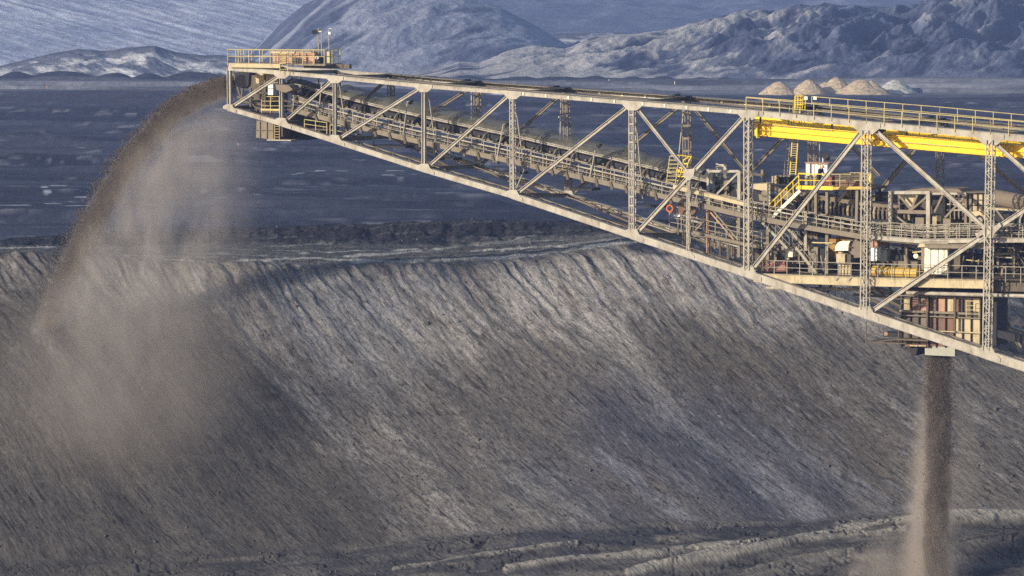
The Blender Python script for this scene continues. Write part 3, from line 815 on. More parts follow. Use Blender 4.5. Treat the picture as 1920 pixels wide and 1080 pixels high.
# laced inner stringers that run beside the bottom chords
def lacing(pts, w0, w1, nm='laced_girder', dz=0.16, mat='steel2', pit=0.75):
    mb = MB()
    for a, b in zip(pts[:-1], pts[1:]):
        a = a + Vector((0, 0, dz)); b = b + Vector((0, 0, dz)); L = (b - a).length; n = max(2, int(L / pit))
        mb.beam(a + WX * w1, b + WX * w1, 0.10, 0.10, WX)
        mb.beam(a + WX * w0, b + WX * w0, 0.07, 0.07, WX)
        for i in range(n):
            p = a.lerp(b, i / n); q = a.lerp(b, (i + 1) / n)
            s = i % 2
            mb.beam(p + WX * (w0 if s else w1), q + WX * (w1 if s else w0), 0.05, 0.05)
    return mb.build(nm, M[mat], bridge)
lacing([NP(p) for p in BN[2:10]], 0.45, 1.6)
lacing([FP(p) for p in BF[2:9]], -1.7, -0.45)
lacing([NP(p) for p in TN[1:10]], 0.3, 1.2, dz=0.05, mat='dirty')
# grated walkways on top
mb = MB()
for k in range(2, 9):
    a = NP(TN[k]) + WX * 0.32 + Vector((0, 0, .20)); b = NP(TN[k + 1]) + WX * 0.32 + Vector((0, 0, .20))
    mb.obox(a, b - a, WX * 0.75, Vector((0, 0, 0.05)))
o = mb.build('top_walkway', M['steel2'], bridge); tag(o, 'grated walkway on the near top chord')
mb = MB()
for k in range(2, 9):
    a = FP(TF[k]) - WX * 1.1 + Vector((0, 0, .18)); b = FP(TF[k + 1]) - WX * 1.1 + Vector((0, 0, .18))
    mb.obox(a, b - a, WX * 0.8, Vector((0, 0, 0.05)))
o = mb.build('top_walkway', M['steel2'], bridge); tag(o, 'grated walkway on the far top chord')
for k in (3, 4, 5, 6, 7, 8):          # small bearing blocks on the far cross ties
    mb = MB()
    c = FP(TF[k]) - WX * 2.2 + Vector((0, 0, 0.2))
    mb.obox(c - AX * .8, AX * 1.7, WX * 1.3, Vector((0, 0, 0.10))); mb.tube(c - AX * .2 + Vector((0, 0, .1)), c - AX * .2 + WX * 1.2 + Vector((0, 0, .1)), 0.14, 8)
    mb.build('bearing_block', M['dark'], bridge)
# pale splice plates on the chords
def splice(*a):
    mb = MB(); mb.obox(*a); mb.build('splice_plate', M['white'], bridge)
for t in np.arange(0.10, 1.0, 0.19):
    for k in (4, 5):
        c = NP(TN[k]).lerp(NP(TN[k + 1]), t); splice(c - AX * .06 - WX * 0.275 - Vector((0, 0, 0.11)), AX * 0.14, WX * 0.05, Vector((0, 0, 0.24)))
        c = FP(TF[k]).lerp(FP(TF[k + 1]), t); splice(c - AX * .09 - WX * 0.275 - Vector((0, 0, 0.15)), AX * 0.2, WX * 0.05, Vector((0, 0, 0.28)))

# --- yellow handrails on the top
mb = MB(); rail(mb, [(1399, 208), (1493, 217), (1625, 229), (1857, 249), (1960, 258), (2095, 271)], -0.26, 25, mid=(0.48,), step=1.42)
o = mb.build('handrail', M['rail'], bridge); tag(o, 'near yellow handrail along the top chord')
mb = MB(); rail(mb, [(1522, 204), (1762, 224), (1930, 240), (2095, 255)], wfar(1600), 23, mid=(0.5,), step=1.6)
o = mb.build('handrail', M['rail'], bridge); tag(o, 'far yellow handrail along the top chord')
mb = MB(); rail(mb, [(1399, 200), (1490, 207)], wfar(1440), 18, mid=(0.5,), step=1.6)
mb.build('handrail', M['rail'], bridge)
for (x, y, w) in ((1511, 184, 1.6), (1528, 184, 9.0)):
    mb = MB(); pbox(mb, x - 3, y - 3, x + 3, y + 3, w, w + 0.03); mb.build('sign_plate', M['white'], bridge)
# conduit lying on top, right part
mb = MB()
for j in range(4):
    pts = [P(1530 + 40 * i, 206 + 3.6 * i + 1.2 * math.sin(i * 1.7 + j * 2), 2.2 + 0.6 * j) for i in range(14)]
    mb.path(pts, 0.05, 5)
mb.build('cable_bundle', M['steel2'], bridge)
# ================================================================== THE BELT CONVEYOR INSIDE THE BRIDGE
belt_xy = [(545, 186), (700, 226), (780, 245), (958, 283), (1180, 334), (1395, 385), (1500, 405), (1630, 427), (1731, 435), (1836, 433), (1960, 431), (2100, 430)]
bxs = [p[0] for p in belt_xy]; bys = [p[1] for p in belt_xy]
def yp(x): return float(np.interp(x, bxs, bys))
conv = thing('belt_conveyor', P(1180, 355, 3.5), 'dusty belt conveyor with black skirt climbing through the lattice bridge', 'belt conveyor')
XS = list(range(548, 1300, 38)) + [1300, 1340, 1395, 1450, 1500, 1560, 1630, 1690, 1731, 1790, 1836, 1900, 1960, 2100]
def run(mb, dy, w, wd, h, x0=548, x1=2100, xs=None, box=True, r=0.05):
    xs_ = [x for x in (xs or XS) if x0 <= x <= x1]
    for a, b in zip(xs_[:-1], xs_[1:]):
        pa, pb = P(a, yp(a) + dy, w), P(b, yp(b) + dy, w)
        if box: mb.beam(pa, pb, wd, h, WX)
        else: mb.tube(pa, pb, r, 7)
# side girders and floor
mb = MB(); run(mb, 19, 1.3, 0.25, 0.40); o = mb.build('side_girder', M['steel2'], conv)
mb = MB(); run(mb, 17, 5.9, 0.25, 0.42); o = mb.build('side_girder', M['dirty'], conv)
mb = MB(); run(mb, 17.0, 2.0, 1.1, 0.06); mb.build('walkway', M['dirty'], conv)
mb = MB(); run(mb, 4, 3.0, 0.2, 0.16, x1=1330); run(mb, 12, 2.9, 0.18, 0.12); mb.build('stringer', M['steel2'], conv)
# black skirt/return belt in sections
mb = MB()
xs_ = list(range(560, 1345, 33))
for a, b in zip(xs_[:-1], xs_[1:]):
    pa, pb = P(a + 1, yp(a) - 20, 4.0), P(b - 1, yp(b) - 20, 4.0)
    mb.beam(pa, pb, 2.2, 0.62, WX)
mb.build('skirt', M['dark'], conv)
# carried spoil on the belt
def spoil_on_belt():
    xs = np.linspace(556, 1340, 300); ww = np.linspace(-1, 1, 12)
    X = np.zeros((len(ww), len(xs))); Y = X.copy(); Z = X.copy()
    for i, x in enumerate(xs):
        b = P(x, yp(x) - 30, 4.0)
        for j, w in enumerate(ww):
            q = b + WX * w * 1.15
            X[j, i], Y[j, i] = q.x, q.y; Z[j, i] = q.z + 0.50 * (1 - w * w) ** 0.7
    Z += 0.10 * fbm(X / 0.5, Y / 0.5, 4, 201) 
    col = mixc(np.array((0.10, 0.085, 0.07)), np.array((0.2, 0.17, 0.14)), sstep(-.3, .3, fbm(X / .4, Y / .4, 3, 207)))
    o = grid_mesh('spoil_load', X, Y, Z, col, soil_mat('belt_spoil', (1, 1, 1), 4.0, 0.6))
    o.parent = conv; o.matrix_parent_inverse = parent_inv(conv)
spoil_on_belt()
# pipes along the conveyor
for dy, w, r, mt in ((0, 1.35, 0.065, 'steel'), (-31, 2.7, 0.045, 'steel'), (-28, 2.75, 0.06, 'steel'), (-10, 2.6, 0.05, 'greyrail')):
    mb = MB(); run(mb, dy, w, 0, 0, x1=(1340 if dy < -11 else 2100), box=False, r=r); mb.build('pipe', M[mt], conv)
# handrail of the walkway
mb = MB()
run(mb, -7.5, 1.3, 0, 0, box=False, r=0.035); run(mb, 8, 1.3, 0, 0, box=False, r=0.028)
x = 550
while x < 2090:
    mb.beam(P(x, yp(x) + 22, 1.3), P(x, yp(x) - 7.5, 1.3), 0.05, 0.05, WX); x += 22.3
mb.build('handrail', M['greyrail'], conv)
mb = MB(); run(mb, -7.5, 2.4, 0, 0, box=False, r=0.03, x0=900); 
x = 905
while x < 2090:
    mb.beam(P(x, yp(x) + 14, 2.4), P(x, yp(x) - 7.5, 2.4), 0.05, 0.05, WX); x += 30
o = mb.build('handrail', M['rail'], conv); tag(o, 'inner dull yellow handrail of the walkway')
# idler stands and bent hood brackets
x = 575; k = 0
while x < 1345:
    y = yp(x)
    mb = MB()
    mb.path([P(x - 7, y + 14, 2.3), P(x - 2, y - 12, 2.3), P(x + 2, y - 20, 2.45), P(x + 10, y - 25, 2.8)], 0.07, 6)
    mb.beam(P(x, y - 7, 2.8), P(x, y - 7, 5.3), 0.12, 0.12, AX)
    mb.tube(P(x + 8, y - 10, 2.82), P(x + 8, y - 10, 2.6), 0.14, 10)
    mb.build('idler_stand', M['steel2'], conv)
    x += 33.2; k += 1
x = 566
while x < 1345:                      # idler axle ends, the pale dots along the black skirt
    mb = MB(); mb.tube(P(x, yp(x) - 15, 2.86), P(x, yp(x) - 15, 2.7), 0.09, 8); x += 16.6
    mb.build('idler', M['steel2'], conv)
mb = MB()
x = 590
while x < 1330:                      # brackets hanging under the girder
    mb.beam(P(x, yp(x) + 16, 1.1), P(x + 4, yp(x) + 30, 1.1), 0.08, 0.20, WX)
    mb.beam(P(x + 4, yp(x) + 29, 1.1), P(x + 4, yp(x) + 27, 4.0), 0.10, 0.10, AX); x += 27.7
mb.build('bracket', M['dirty'], conv)
for (a, b, w) in ((600, 650, 2.0), (700, 760, 2.5), (815, 850, 1.6), (935, 975, 1.6), (1070, 1110, 2.0), (1208, 1245, 2.0)):
    mb = MB(); pbox(mb, a, yp((a + b) / 2) + 40, b, yp((a + b) / 2) + 44, w, w + 1.6)
    for xx in (a, b): mb.beam(P(xx, yp(xx) + 20, w), P(xx, yp((a + b) / 2) + 41, w), .05, .05, WX)
    mb.build('drip_tray', M['dark'], conv)
# arched net over the belt
mb = MB()
def net():
    vs = []; fs = []
    xs = np.linspace(640, 1400, 60); na = 10
    for i, x in enumerate(xs):
        sag = 0.14 * math.sin(x / 9.0) * math.sin(x / 27.0)
        for j in range(na):
            t = math.pi * (0.08 + 0.84 * j / (na - 1))
            b = P(x, yp(x) - 30, 4.1)
            vs.append(b + WX * (-1.5 * math.cos(t)) + Vector((0, 0, 1.05 * math.sin(t) + sag)))
    n = len(xs)
    for i in range(n - 1):
        for j in range(na - 1):
            a = i * na + j; fs.append((a, a + 1, a + na + 1, a + na))
    m = MB(); m.add(vs, fs); o = m.build('net_cover', M['net'], conv, smooth=True)
net()
for x in range(650, 1400, 112):
    mb = MB()
    pts = [P(x, yp(x) - 30, 4.1) + WX * (-1.52 * math.cos(math.pi * (0.05 + 0.9 * j / 7))) + Vector((0, 0, 1.07 * math.sin(math.pi * (0.05 + 0.9 * j / 7)))) for j in range(8)]
    mb.path(pts, 0.035, 5)
    mb.build('hoop', M['steel2'], conv)
# --- slim lamp poles on the conveyor walkway
def lamp_pole(xb, yb_, xt, yt, lab):
    t = thing('lamp_pole', P(xb, yb_, 1.2), lab, 'lamp pole', 'lamp poles along the conveyor walkway')
    mb = MB(); mb.tube(P(xb, yb_, 1.2), P(xt, yt, 1.2), 0.05, 7); mb.tube(P(xt, yt, 1.2), P(xt + 5, yt, 1.2), 0.03, 6); mb.build('pole', M['steel'], t)
    mb = MB(); mb.tube(P(xt + 5, yt + 3, 1.0), P(xt + 9, yt - 1, 1.5), 0.16, 10, 0.10); mb.build('lamp_head', M['dark'], t, smooth=False)
lamp_pole(597, 217, 603, 157, 'lamp pole nearest the head of the bridge, first along the belt walkway')
lamp_pole(756, 252, 764, 190, 'lamp pole left of the second tall post, beside the belt')
lamp_pole(930, 305, 944, 233, 'lamp pole just left of the thin lattice post in mid bridge')
lamp_pole(1106, 332, 1118, 272, 'lamp pole left of the battened lattice post')
lamp_pole(1304, 383, 1313, 322, 'lamp pole just right of the cross joint of two diagonals')
# ================================================================== HEAD OF THE BRIDGE (left end)
def part(mb, name, mat, parent, lab=None, **k):
    o = mb.build(name, M[mat] if isinstance(mat, str) else mat, parent, **k)
    if lab: tag(o, lab)
    return o
def B(x0, y0, x1, y1, w0, w1):
    return pbox(MB(), x0, y0, x1, y1, w0, w1)

head = thing('head_platform', P(530, 126, 3), 'railed platform on top of the left end of the bridge', 'platform')
part(B(430, 119, 610, 122, -0.4, 2.5), 'deck', 'steel2', head)
part(B(429, 119.5, 525, 127, -0.55, -0.40), 'fascia', 'tan', head)
part(B(570, 120, 655, 128, 1.2, 1.6), 'fascia', 'dirty', head)
mb = MB(); rail(mb, [(427, 118), (527, 119), (608, 119)], -0.42, 25, mid=(0.5,), step=1.05, drop=2)
part(mb, 'handrail', 'rail', head, 'near handrail of the head platform')
mb = MB(); rail(mb, [(452, 117), (634, 118)], 2.3, 24, mid=(0.5,), step=1.0)
part(mb, 'handrail', 'rail', head, 'far handrail of the head platform')
for x in (427, 608):
    mb = MB(); a, b = P(x, 94, -0.42), P(x, 94, -0.42) + WX * 2.75
    mb.tube(a, b, 0.034, 6); mb.tube(a - Vector((0, 0, .55)), b - Vector((0, 0, .55)), 0.028, 6)
    for i in range(3):
        c = a.lerp(b, i / 2); mb.beam(c - Vector((0, 0, 1.15)), c, 0.06, 0.05)
    part(mb, 'handrail', 'rail', head, 'short end handrail of the head platform')
# caged ladder hooked on the platform
mb = MB()
for x in (525, 540): mb.tube(P(x, 136, -0.7), P(x, 95, -0.7), 0.04, 6)
for y in range(100, 136, 6): mb.tube(P(525, y, -0.7), P(540, y, -0.7), 0.025, 5)
for y in (101, 110, 119): mb.path([P(525, y, -0.7), P(529, y, -1.4), P(536, y, -1.4), P(540, y, -0.7)], 0.03, 5)
for x in (529, 536): mb.tube(P(x, 101, -1.4), P(x, 119, -1.4), 0.025, 5)
part(mb, 'ladder', 'rail', head, 'small caged ladder up to the head platform')

# drive housing on the head platform
dh = thing('drive_housing', P(550, 119, 3), 'faded salmon drive housing standing on the head platform', 'drive housing')
part(B(512, 99, 590, 119, 1.0, 2.1), 'casing', 'salmon', dh)
part(B(508, 96.5, 552, 100, .9, 2.15), 'cover', 'tan', dh)
part(B(555, 97, 584, 99, .9, 2.15), 'cover', 'tan', dh)
for x in (522, 535, 548, 561, 574):
    part(B(x, 100, x + 1.2, 119, .95, 1.0), 'rib', 'dirty', dh)
part(B(548, 108, 566, 118, .92, .99), 'hatch', 'dirty', dh)
part(B(590.5, 105, 600, 119, 1.1, 2.0), 'gearbox', 'dark', dh)
mb = MB(); mb.tube(P(594, 108, 1.1), P(594, 108, .8), 0.16, 12); part(mb, 'shaft_end', 'whitecab', dh)

def mast(name, xs, ytop, arm, lab):
    t = thing(name, P(xs[0], 119, 1.5), lab, 'mast', 'masts on the head platform')
    for x in xs:
        mb = MB(); mb.tube(P(x, 119, 1.5), P(x, ytop + (6 if len(xs) > 1 and x == xs[1] else 0), 1.5), 0.042, 8); part(mb, 'pole', 'greyrail', t)
    if arm:
        mb = MB(); mb.tube(P(588, ytop + 6, 1.5), P(xs[-1], ytop + 6, 1.5), 0.045, 6); part(mb, 'arm', 'white', t)
        mb = MB(); mb.tube(P(589, 60, 1.2), P(592, 61, 2.0), 0.22, 12, 0.14); part(mb, 'lamp', 'dark', t)
    else:
        mb = MB(); mb.tube(P(xs[0], ytop, 1.5), P(xs[0] + 4, ytop + 1, 1.5), 0.03, 6); mb.beam(P(xs[0] - 1, ytop + 9, 1.5), P(xs[0] + 3, ytop + 9, 1.5), .1, .2, WX)
        part(mb, 'wind_vane', 'whitecab', t)
        part(B(613, 97, 618, 118, 1.35, 1.65), 'bracket_box', 'rail', t)
mast('lamp_mast', (597, 603), 53, True, 'twin pole mast with a dark lamp on its arm above the head platform')
mast('sensor_mast', (617,), 53, False, 'single slim mast with a small vane at the right end of the head platform')

# inside the head: chute, pulley housing, cabin panel, hanging box, balcony
hs = thing('discharge_head', P(470, 200, 4.5), 'grimy discharge head with pulley hood at the left end of the belt', 'discharge head')
mb = MB(); ppoly(mb, [(440, 136), (468, 132), (466, 160), (458, 166), (442, 162)], 3.0, 6.0); part(mb, 'pulley_hood', 'dark', hs)
mb = MB(); ppoly(mb, [(462, 140), (500, 143), (510, 160), (508, 205), (488, 214), (472, 196), (466, 165)], 3.2, 5.8); part(mb, 'chute', 'dirty', hs)
mb = MB(); ppoly(mb, [(478, 135), (520, 138), (522, 160), (480, 156)], 2.8, 3.0); part(mb, 'side_plate', 'tan', hs)
mb = MB(); mb.tube(P(452, 152, 2.8), P(452, 152, 6.3), 0.55, 20); part(mb, 'pulley', 'dark', hs)
for (p, q, w) in (((438, 135), (453, 190), 3.2), ((455, 166), (452, 190), 2.8), ((470, 165), (470, 200), 2.2), ((497, 140), (497, 205), 2.4), ((548, 150), (548, 218), 2.6), ((562, 134), (562, 250), 7.8),
                  ((455, 190), (512, 200), 2.2), ((470, 172), (510, 176), 2.4), ((445, 182), (475, 184), 2.2), ((510, 185), (560, 192), 2.0), ((540, 150), (562, 200), 3.4), ((530, 165), (556, 140), 8.2)):
    mb = MB(); pbar(mb, p, q, w, 0.16, 0.16); part(mb, 'frame_bar', 'dirty', hs)
mb = MB(); ppoly(mb, [(516, 158), (541, 160), (549, 168), (535, 174), (518, 168)], -0.9, 0.6); part(mb, 'hood_plate', 'conv', hs, 'tilted dusty plate on the second post')
mb = MB(); mb.tube(P(543, 164, .5), P(543, 164, 1.6), 0.5, 14); part(mb, 'motor', 'dark', hs)
rng = random.Random(3)
for i in range(34):
    x = rng.uniform(440, 620); y = rng.uniform(140, 225); w = rng.uniform(2.2, 7)
    if y > 165 + (x - 440) * .42: continue
    mb = MB()
    if rng.random() < 0.5: pbar(mb, (x, y), (x + rng.uniform(-3, 3), y + rng.uniform(15, 40)), w, 0.09, 0.09)
    else: pbar(mb, (x, y), (x + rng.uniform(15, 45), y + rng.uniform(2, 9)), w, 0.10, 0.10)
    part(mb, 'frame_bar', rng.choice(['dirty', 'steel2', 'dark']), hs)
for (x0, y0, x1, y1, w, m_) in ((545, 168, 556, 190, 3.2, 'dirty'), (560, 175, 572, 196, 2.9, 'steel2'), (486, 168, 494, 186, 2.6, 'dirty'), (470, 205, 482, 214, 3, 'dirty'), (552, 206, 575, 226, 3.4, 'dark')):
    part(B(x0, y0, x1, y1, w, w + 0.9), 'junction_box', m_, hs)

cab = thing('control_box', P(508, 180, 1.8), 'bright white upright control box inside the left end of the bridge', 'control box')
part(B(502.5, 158, 512, 178, 1.8, 2.9), 'cabinet', 'whitecab', cab)
part(B(502, 165.2, 512.5, 166.2, 1.75, 1.8), 'seam', 'steel2', cab)
part(B(503, 156.5, 512.5, 158, 1.7, 3.0), 'lid', 'steel', cab)

bal = thing('balcony', P(506, 210, 1.2), 'small balcony with yellow toe board hanging below the white control box', 'balcony')
part(B(490, 208, 525, 211, 0.9, 2.4), 'floor', 'dirty', bal)
part(B(489, 204, 524, 207.5, 0.78, 0.88), 'toe_board', 'rail', bal)
mb = MB(); rail(mb, [(491, 208), (524, 208)], 0.85, 27, mid=(0.35, 0.68), step=1.0); part(mb, 'handrail', 'rail', bal)
hb = thing('hanging_bin', P(500, 262, 2.0), 'dusty tan boxed bin hanging below the left end of the bottom chord', 'bin')
mb = MB(); ppoly(mb, [(481, 226), (512, 230), (514, 262), (480, 258)], 1.6, 3.6); part(mb, 'shell', 'steel2', hb)
for x in (487, 500, 512): part(B(x, 228, x + 1, 260, 1.52, 1.6), 'rib', 'dirty', hb)
part(B(480, 244, 513, 245, 1.5, 1.58), 'rib', 'dirty', hb)
part(B(510, 228, 530, 256, 2.2, 3.6), 'rear_box', 'dirty', hb)
mb = MB()
for x in (515, 524): mb.tube(P(x, 228, 1.4), P(x, 264, 1.4), 0.035, 5)
for y in range(232, 264, 5): mb.tube(P(515, y, 1.4), P(524, y, 1.4), 0.025, 5)
part(mb, 'ladder', 'rail', hb)
part(B(500, 262, 545, 264, 1.3, 2.6), 'step', 'steel', hb)
part(B(532, 215, 575, 262, 4.5, 6.5), 'counterweight', 'dark', hb)
part(B(576, 222, 620, 250, 5.5, 7.0), 'counterweight', 'dirty', hb)

hb2 = thing('service_walkway', P(600, 243, 1.0), 'short railed service walkway hanging under the belt near the second panel', 'walkway')
part(B(570, 242, 615, 244, 0.8, 2.0), 'floor', 'dirty', hb2)
mb = MB(); rail(mb, [(571, 241), (613, 247)], 0.8, 17, mid=(0.5,), step=1.0); part(mb, 'handrail', 'rail', hb2)
part(B(618, 254, 645, 256, 0.8, 2.0), 'floor', 'dirty', hb2)
mb = MB(); rail(mb, [(619, 254), (645, 257)], 0.8, 20, mid=(0.5,), step=0.9); part(mb, 'handrail', 'rail', hb2)

# ================================================================== YELLOW BEAM UNDER THE TOP CHORD
yb_t = thing('crane_beam', P(1600, 250, 2.0), 'long bright yellow crane beam slung under the top chord', 'crane beam')
mb = MB()
yw = 1.6
top_l = [(1417, 230), (1600, 246), (1900, 271), (2100, 287)]
for (xa, ya), (xb, yb2) in zip(top_l[:-1], top_l[1:]):
    h = 22.5
    a, b = P(xa, ya, yw), P(xb, yb2, yw); c, d = P(xa, ya + h, yw), P(xb, yb2 + h + 1, yw)
    mb.add([a, b, d, c, a + WX * 0.06, b + WX * .06, d + WX * .06, c + WX * .06], [(0, 1, 2, 3), (4, 7, 6, 5), (0, 4, 5, 1), (3, 2, 6, 7)])
    mb.beam(a - Vector((0, 0, 0.02)), b - Vector((0, 0, 0.02)), 0.5, 0.05, WX); mb.beam(c, d, 0.62, 0.06, WX)
part(mb, 'web', 'yellow', yb_t, 'near yellow web plate')
mb = MB(); mb.beam(P(1417, 229, yw + 3.2), P(2100, 286, yw + 3.2), 0.5, 0.9, WX); part(mb, 'rear_girder', 'yellow', yb_t)
mb = MB()
for (xa, ya), (xb, yb2) in zip(top_l[:-1], top_l[1:]):
    mb.beam(P(xa + 6, ya + 13.2, yw - 0.12), P(xb, yb2 + 13.5, yw - 0.12), 0.2, 0.035, WX)
part(mb, 'stiffener', 'yellow', yb_t)
mb = MB(); ppoly(mb, [(1414, 228), (1420, 230), (1421, 251), (1424, 258), (1419, 259), (1415, 252)], yw - 0.3, yw + 0.5); part(mb, 'end_stop', 'yellow', yb_t)
mb = MB(); mb.tube(P(1440, 234, yw - .2), P(1560, 245, yw - .2), 0.03, 5); mb.tube(P(1640, 262, yw - .2), P(1800, 276, yw - .2), 0.03, 5); part(mb, 'conduit', 'steel', yb_t)
x = 1436
mb = MB(); mb.beam(P(1420, 254.3, yw + .05), P(1960, 301.5, yw + .05), 0.3, 0.08, WX); part(mb, 'rack', 'dirty', yb_t)
for x, y in ((1426, 226), (1560, 238), (1700, 250), (1840, 262)):
    mb = MB(); mb.beam(P(x, y - 10, yw + .1), P(x, y + 6, yw + .1), 0.12, 0.12, WX); part(mb, 'hanger', 'dirty', yb_t)
tr = thing('hoist_trolley', P(1648, 243, 1.4), 'small dark hoist trolley on the yellow beam beside the big gusset', 'hoist trolley')
part(B(1644, 241, 1657, 247, 1.0, 1.5), 'body', 'dark', tr); 
mb = MB(); mb.tube(P(1648, 247, 1.0), P(1648, 247, 1.4), 0.12, 10); mb.tube(P(1654, 247, 1.0), P(1654, 247, 1.4), 0.12, 10); part(mb, 'wheels', 'steel2', tr)

# ================================================================== LADDER FROM THE MAINTENANCE PLATFORM TO THE TOP
ld = thing('caged_ladder', P(1490, 330, 2.8), 'tall yellow ladder from the yellow platform up to the top chord, caged at its head', 'ladder')
mb = MB()
for dx in (0, 11): mb.tube(P(1481 + dx, 328, 2.8), P(1491 + dx, 180, 2.8), 0.05, 6)
part(mb, 'side_rails', 'yrail', ld)
mb = MB()
n = 34
for i in range(n):
    t = i / n; y = 326 - 146 * t; x = 1481 + 10 * t
    mb.tube(P(x, y, 2.8), P(x + 11, y, 2.8), 0.028, 5)
part(mb, 'rungs', 'rail', ld)
mb = MB()
for y in (180, 188, 196): mb.path([P(1491, y, 2.8), P(1491, y, 2.0), P(1497, y, 1.7), P(1506, y, 1.7), P(1511, y, 2.1), P(1511, y, 2.8)], 0.04, 5)
for x in (1491, 1496, 1506, 1511): mb.tube(P(x, 180, 1.9), P(x if x < 1500 else x - 2, 206, 1.9), 0.04, 5)
part(mb, 'cage', 'yrail', ld)
mb = MB()
for x in (1472, 1478): mb.tube(P(x - 2, 330, 3.4), P(x + 9, 200, 3.4), 0.035, 5)
for y in range(235, 330, 22): mb.tube(P(1471 + (330 - y) * .09, y, 3.4), P(1483 + (330 - y) * .09, y, 3.4), 0.03, 5)
part(mb, 'stay', 'greyrail', ld)
mb = MB(); mb.tube(P(1484, 298, 2.6), P(1488, 301, 3.2), 0.2, 10); part(mb, 'lamp', 'dark', ld)

# ================================================================== CROSSOVER STEPS OVER THE BELT
cs = thing('crossover_steps', P(1272, 345, 2.0), 'yellow crossover steps with rails straddling the belt at the crossing diagonals', 'crossover steps')
mb = MB()
for (x0, x1) in ((1249, 1256), (1266, 1274)):
    mb.tube(P(x0, 347, 1.8), P(x1, 293, 3.0), 0.045, 6)
for i in range(7):
    t = i / 7; mb.tube(P(1249 + 7 * t, 345 - 52 * t, 1.8 + 1.2 * t), P(1266 + 8 * t, 345 - 52 * t, 1.8 + 1.2 * t), 0.04, 5)
part(mb, 'ladder', 'rail', cs)
mb = MB()
for i in range(5):
    pbox(mb, 1269 + i * 1.2, 338 - i * 8, 1284 + i * 1.2, 340 - i * 8, 2.6, 3.1)
part(mb, 'treads', 'yrail', cs)
mb = MB()
mb.path([P(1274, 340, 2.6), P(1282, 300, 2.6), P(1290, 295, 2.6), P(1300, 296, 3.4)], 0.045, 6)
mb.path([P(1283, 340, 2.6), P(1290, 306, 2.6), P(1296, 294, 2.6), P(1310, 299, 4.2)], 0.045, 6)
mb.path([P(1256, 293, 3.0), P(1274, 291, 3.0), P(1296, 294, 3.2)], 0.04, 6)
part(mb, 'handrail', 'yrail', cs)
part(B(1268, 318, 1286, 323, 2.7, 3.4), 'landing', 'yrail', cs)

# ================================================================== YELLOW MAINTENANCE PLATFORM
mp = thing('maintenance_platform', P(1560, 352, 2.6), 'bright yellow railed maintenance platform with stairs leading down to the left', 'platform')
part(B(1495, 350.5, 1632, 355, 2.0, 5.6), 'deck', 'dirty', mp)
mb = MB()
a, b = P(1493, 351, 1.95), P(1562, 353, 1.95); mb.beam(a, b, 0.14, 0.30, WX)
part(mb, 'edge_beam', 'yrail', mp, 'bright yellow left part of the edge beam')
mb = MB(); mb.beam(P(1562, 353, 1.95), P(1632, 352, 1.95), 0.14, 0.22, WX); part(mb, 'edge_beam', 'tankyel', mp, 'duller right part of the edge beam')
mb = MB(); rail(mb, [(1497, 350), (1556, 351)], 1.95, 24, mid=(0.5,), step=1.1, r=0.035); rail(mb, [(1497, 350), (1510, 350)], 2.4, 25, mid=(0.5,), step=.5, r=0.035)
part(mb, 'handrail', 'yrail', mp, 'bright yellow rail at the head of the stairs')
mb = MB(); rail(mb, [(1556, 351), (1632, 350)], 1.95, 24, mid=(0.5,), step=0.95, r=0.03); rail(mb, [(1515, 346), (1632, 346)], 5.5, 22, mid=(0.5,), step=1.2)
part(mb, 'handrail', 'rail', mp, 'far and right rails of the yellow platform')
part(B(1628, 325, 1633, 345, 1.9, 2.4), 'end_panel', 'yrail', mp)
# stairs
mb = MB()
mb.beam(P(1500, 357, 1.7), P(1444, 411, 1.7), 0.06, 0.26, WX); part(mb, 'stringer', 'white', mp, 'pale outer stair stringer')
mb = MB(); mb.beam(P(1500, 357, 2.7), P(1444, 411, 2.7), 0.06, 0.26, WX); part(mb, 'stringer', 'dirty', mp)
for i in range(11):
    t = (i + .5) / 11; x = 1500 - 56 * t; y = 357 + 54 * t
    mb = MB(); pbox(mb, x - 3, y - 1, x + 5, y + 0.3, 1.74, 2.66); part(mb, 'tread', 'steel2', mp)
mb = MB()
for w in (1.7, 2.7):
    mb.tube(P(1497, 329, w), P(1441, 385, w), 0.045, 6); mb.tube(P(1497, 341, w), P(1441, 397, w), 0.035, 6)
    for i in range(6):
        t = i / 5; mb.tube(P(1498 - 56 * t, 329 + 56 * t, w), P(1499 - 56 * t, 357 + 54 * t, w), 0.035, 6)
part(mb, 'stair_rail', 'yrail', mp)
for (p, q, w) in (((1530, 356), (1530, 425), 2.4), ((1551, 356), (1551, 432), 2.6), ((1608, 354), (1606, 430), 2.3), ((1512, 356), (1512, 372), 5), ((1590, 356), (1572, 376), 2.5), ((1570, 356), (1560, 380), 4.0)):
    mb = MB(); pbar(mb, p, q, w, 0.26, 0.22); part(mb, 'leg', 'steel2', mp)

# cabinets, lamp and motor on the platform
ec = thing('electrical_cabinet', P(1531, 350, 3.2), 'pair of joined white and pale grey electrical cabinets on the yellow platform', 'electrical cabinet')
part(B(1511, 307, 1518, 329, 3.2, 4.4), 'body', 'white', ec, 'cream left cabinet')
part(B(1518.5, 306, 1551, 329, 3.4, 4.6), 'body', 'whitecab', ec, 'pale grey right cabinet')
part(B(1509, 305, 1553, 306.5, 3.1, 4.8), 'roof', 'salmon', ec)
for x in (1527, 1537): part(B(x, 308, x + .6, 328, 3.36, 3.4), 'door_seam', 'dirty', ec)
part(B(1528, 308, 1534, 310, 3.34, 3.38), 'label_plate', 'white', ec)
for x in (1513, 1521, 1530, 1540, 1548):
    mb = MB(); pbar(mb, (x, 329), (x, 351), 3.6, 0.14, 0.14); part(mb, 'leg', 'greyrail', ec)
fl = thing('floodlight', P(1543, 306, 4), 'black floodlight on a thin post behind the electrical cabinets', 'floodlight')
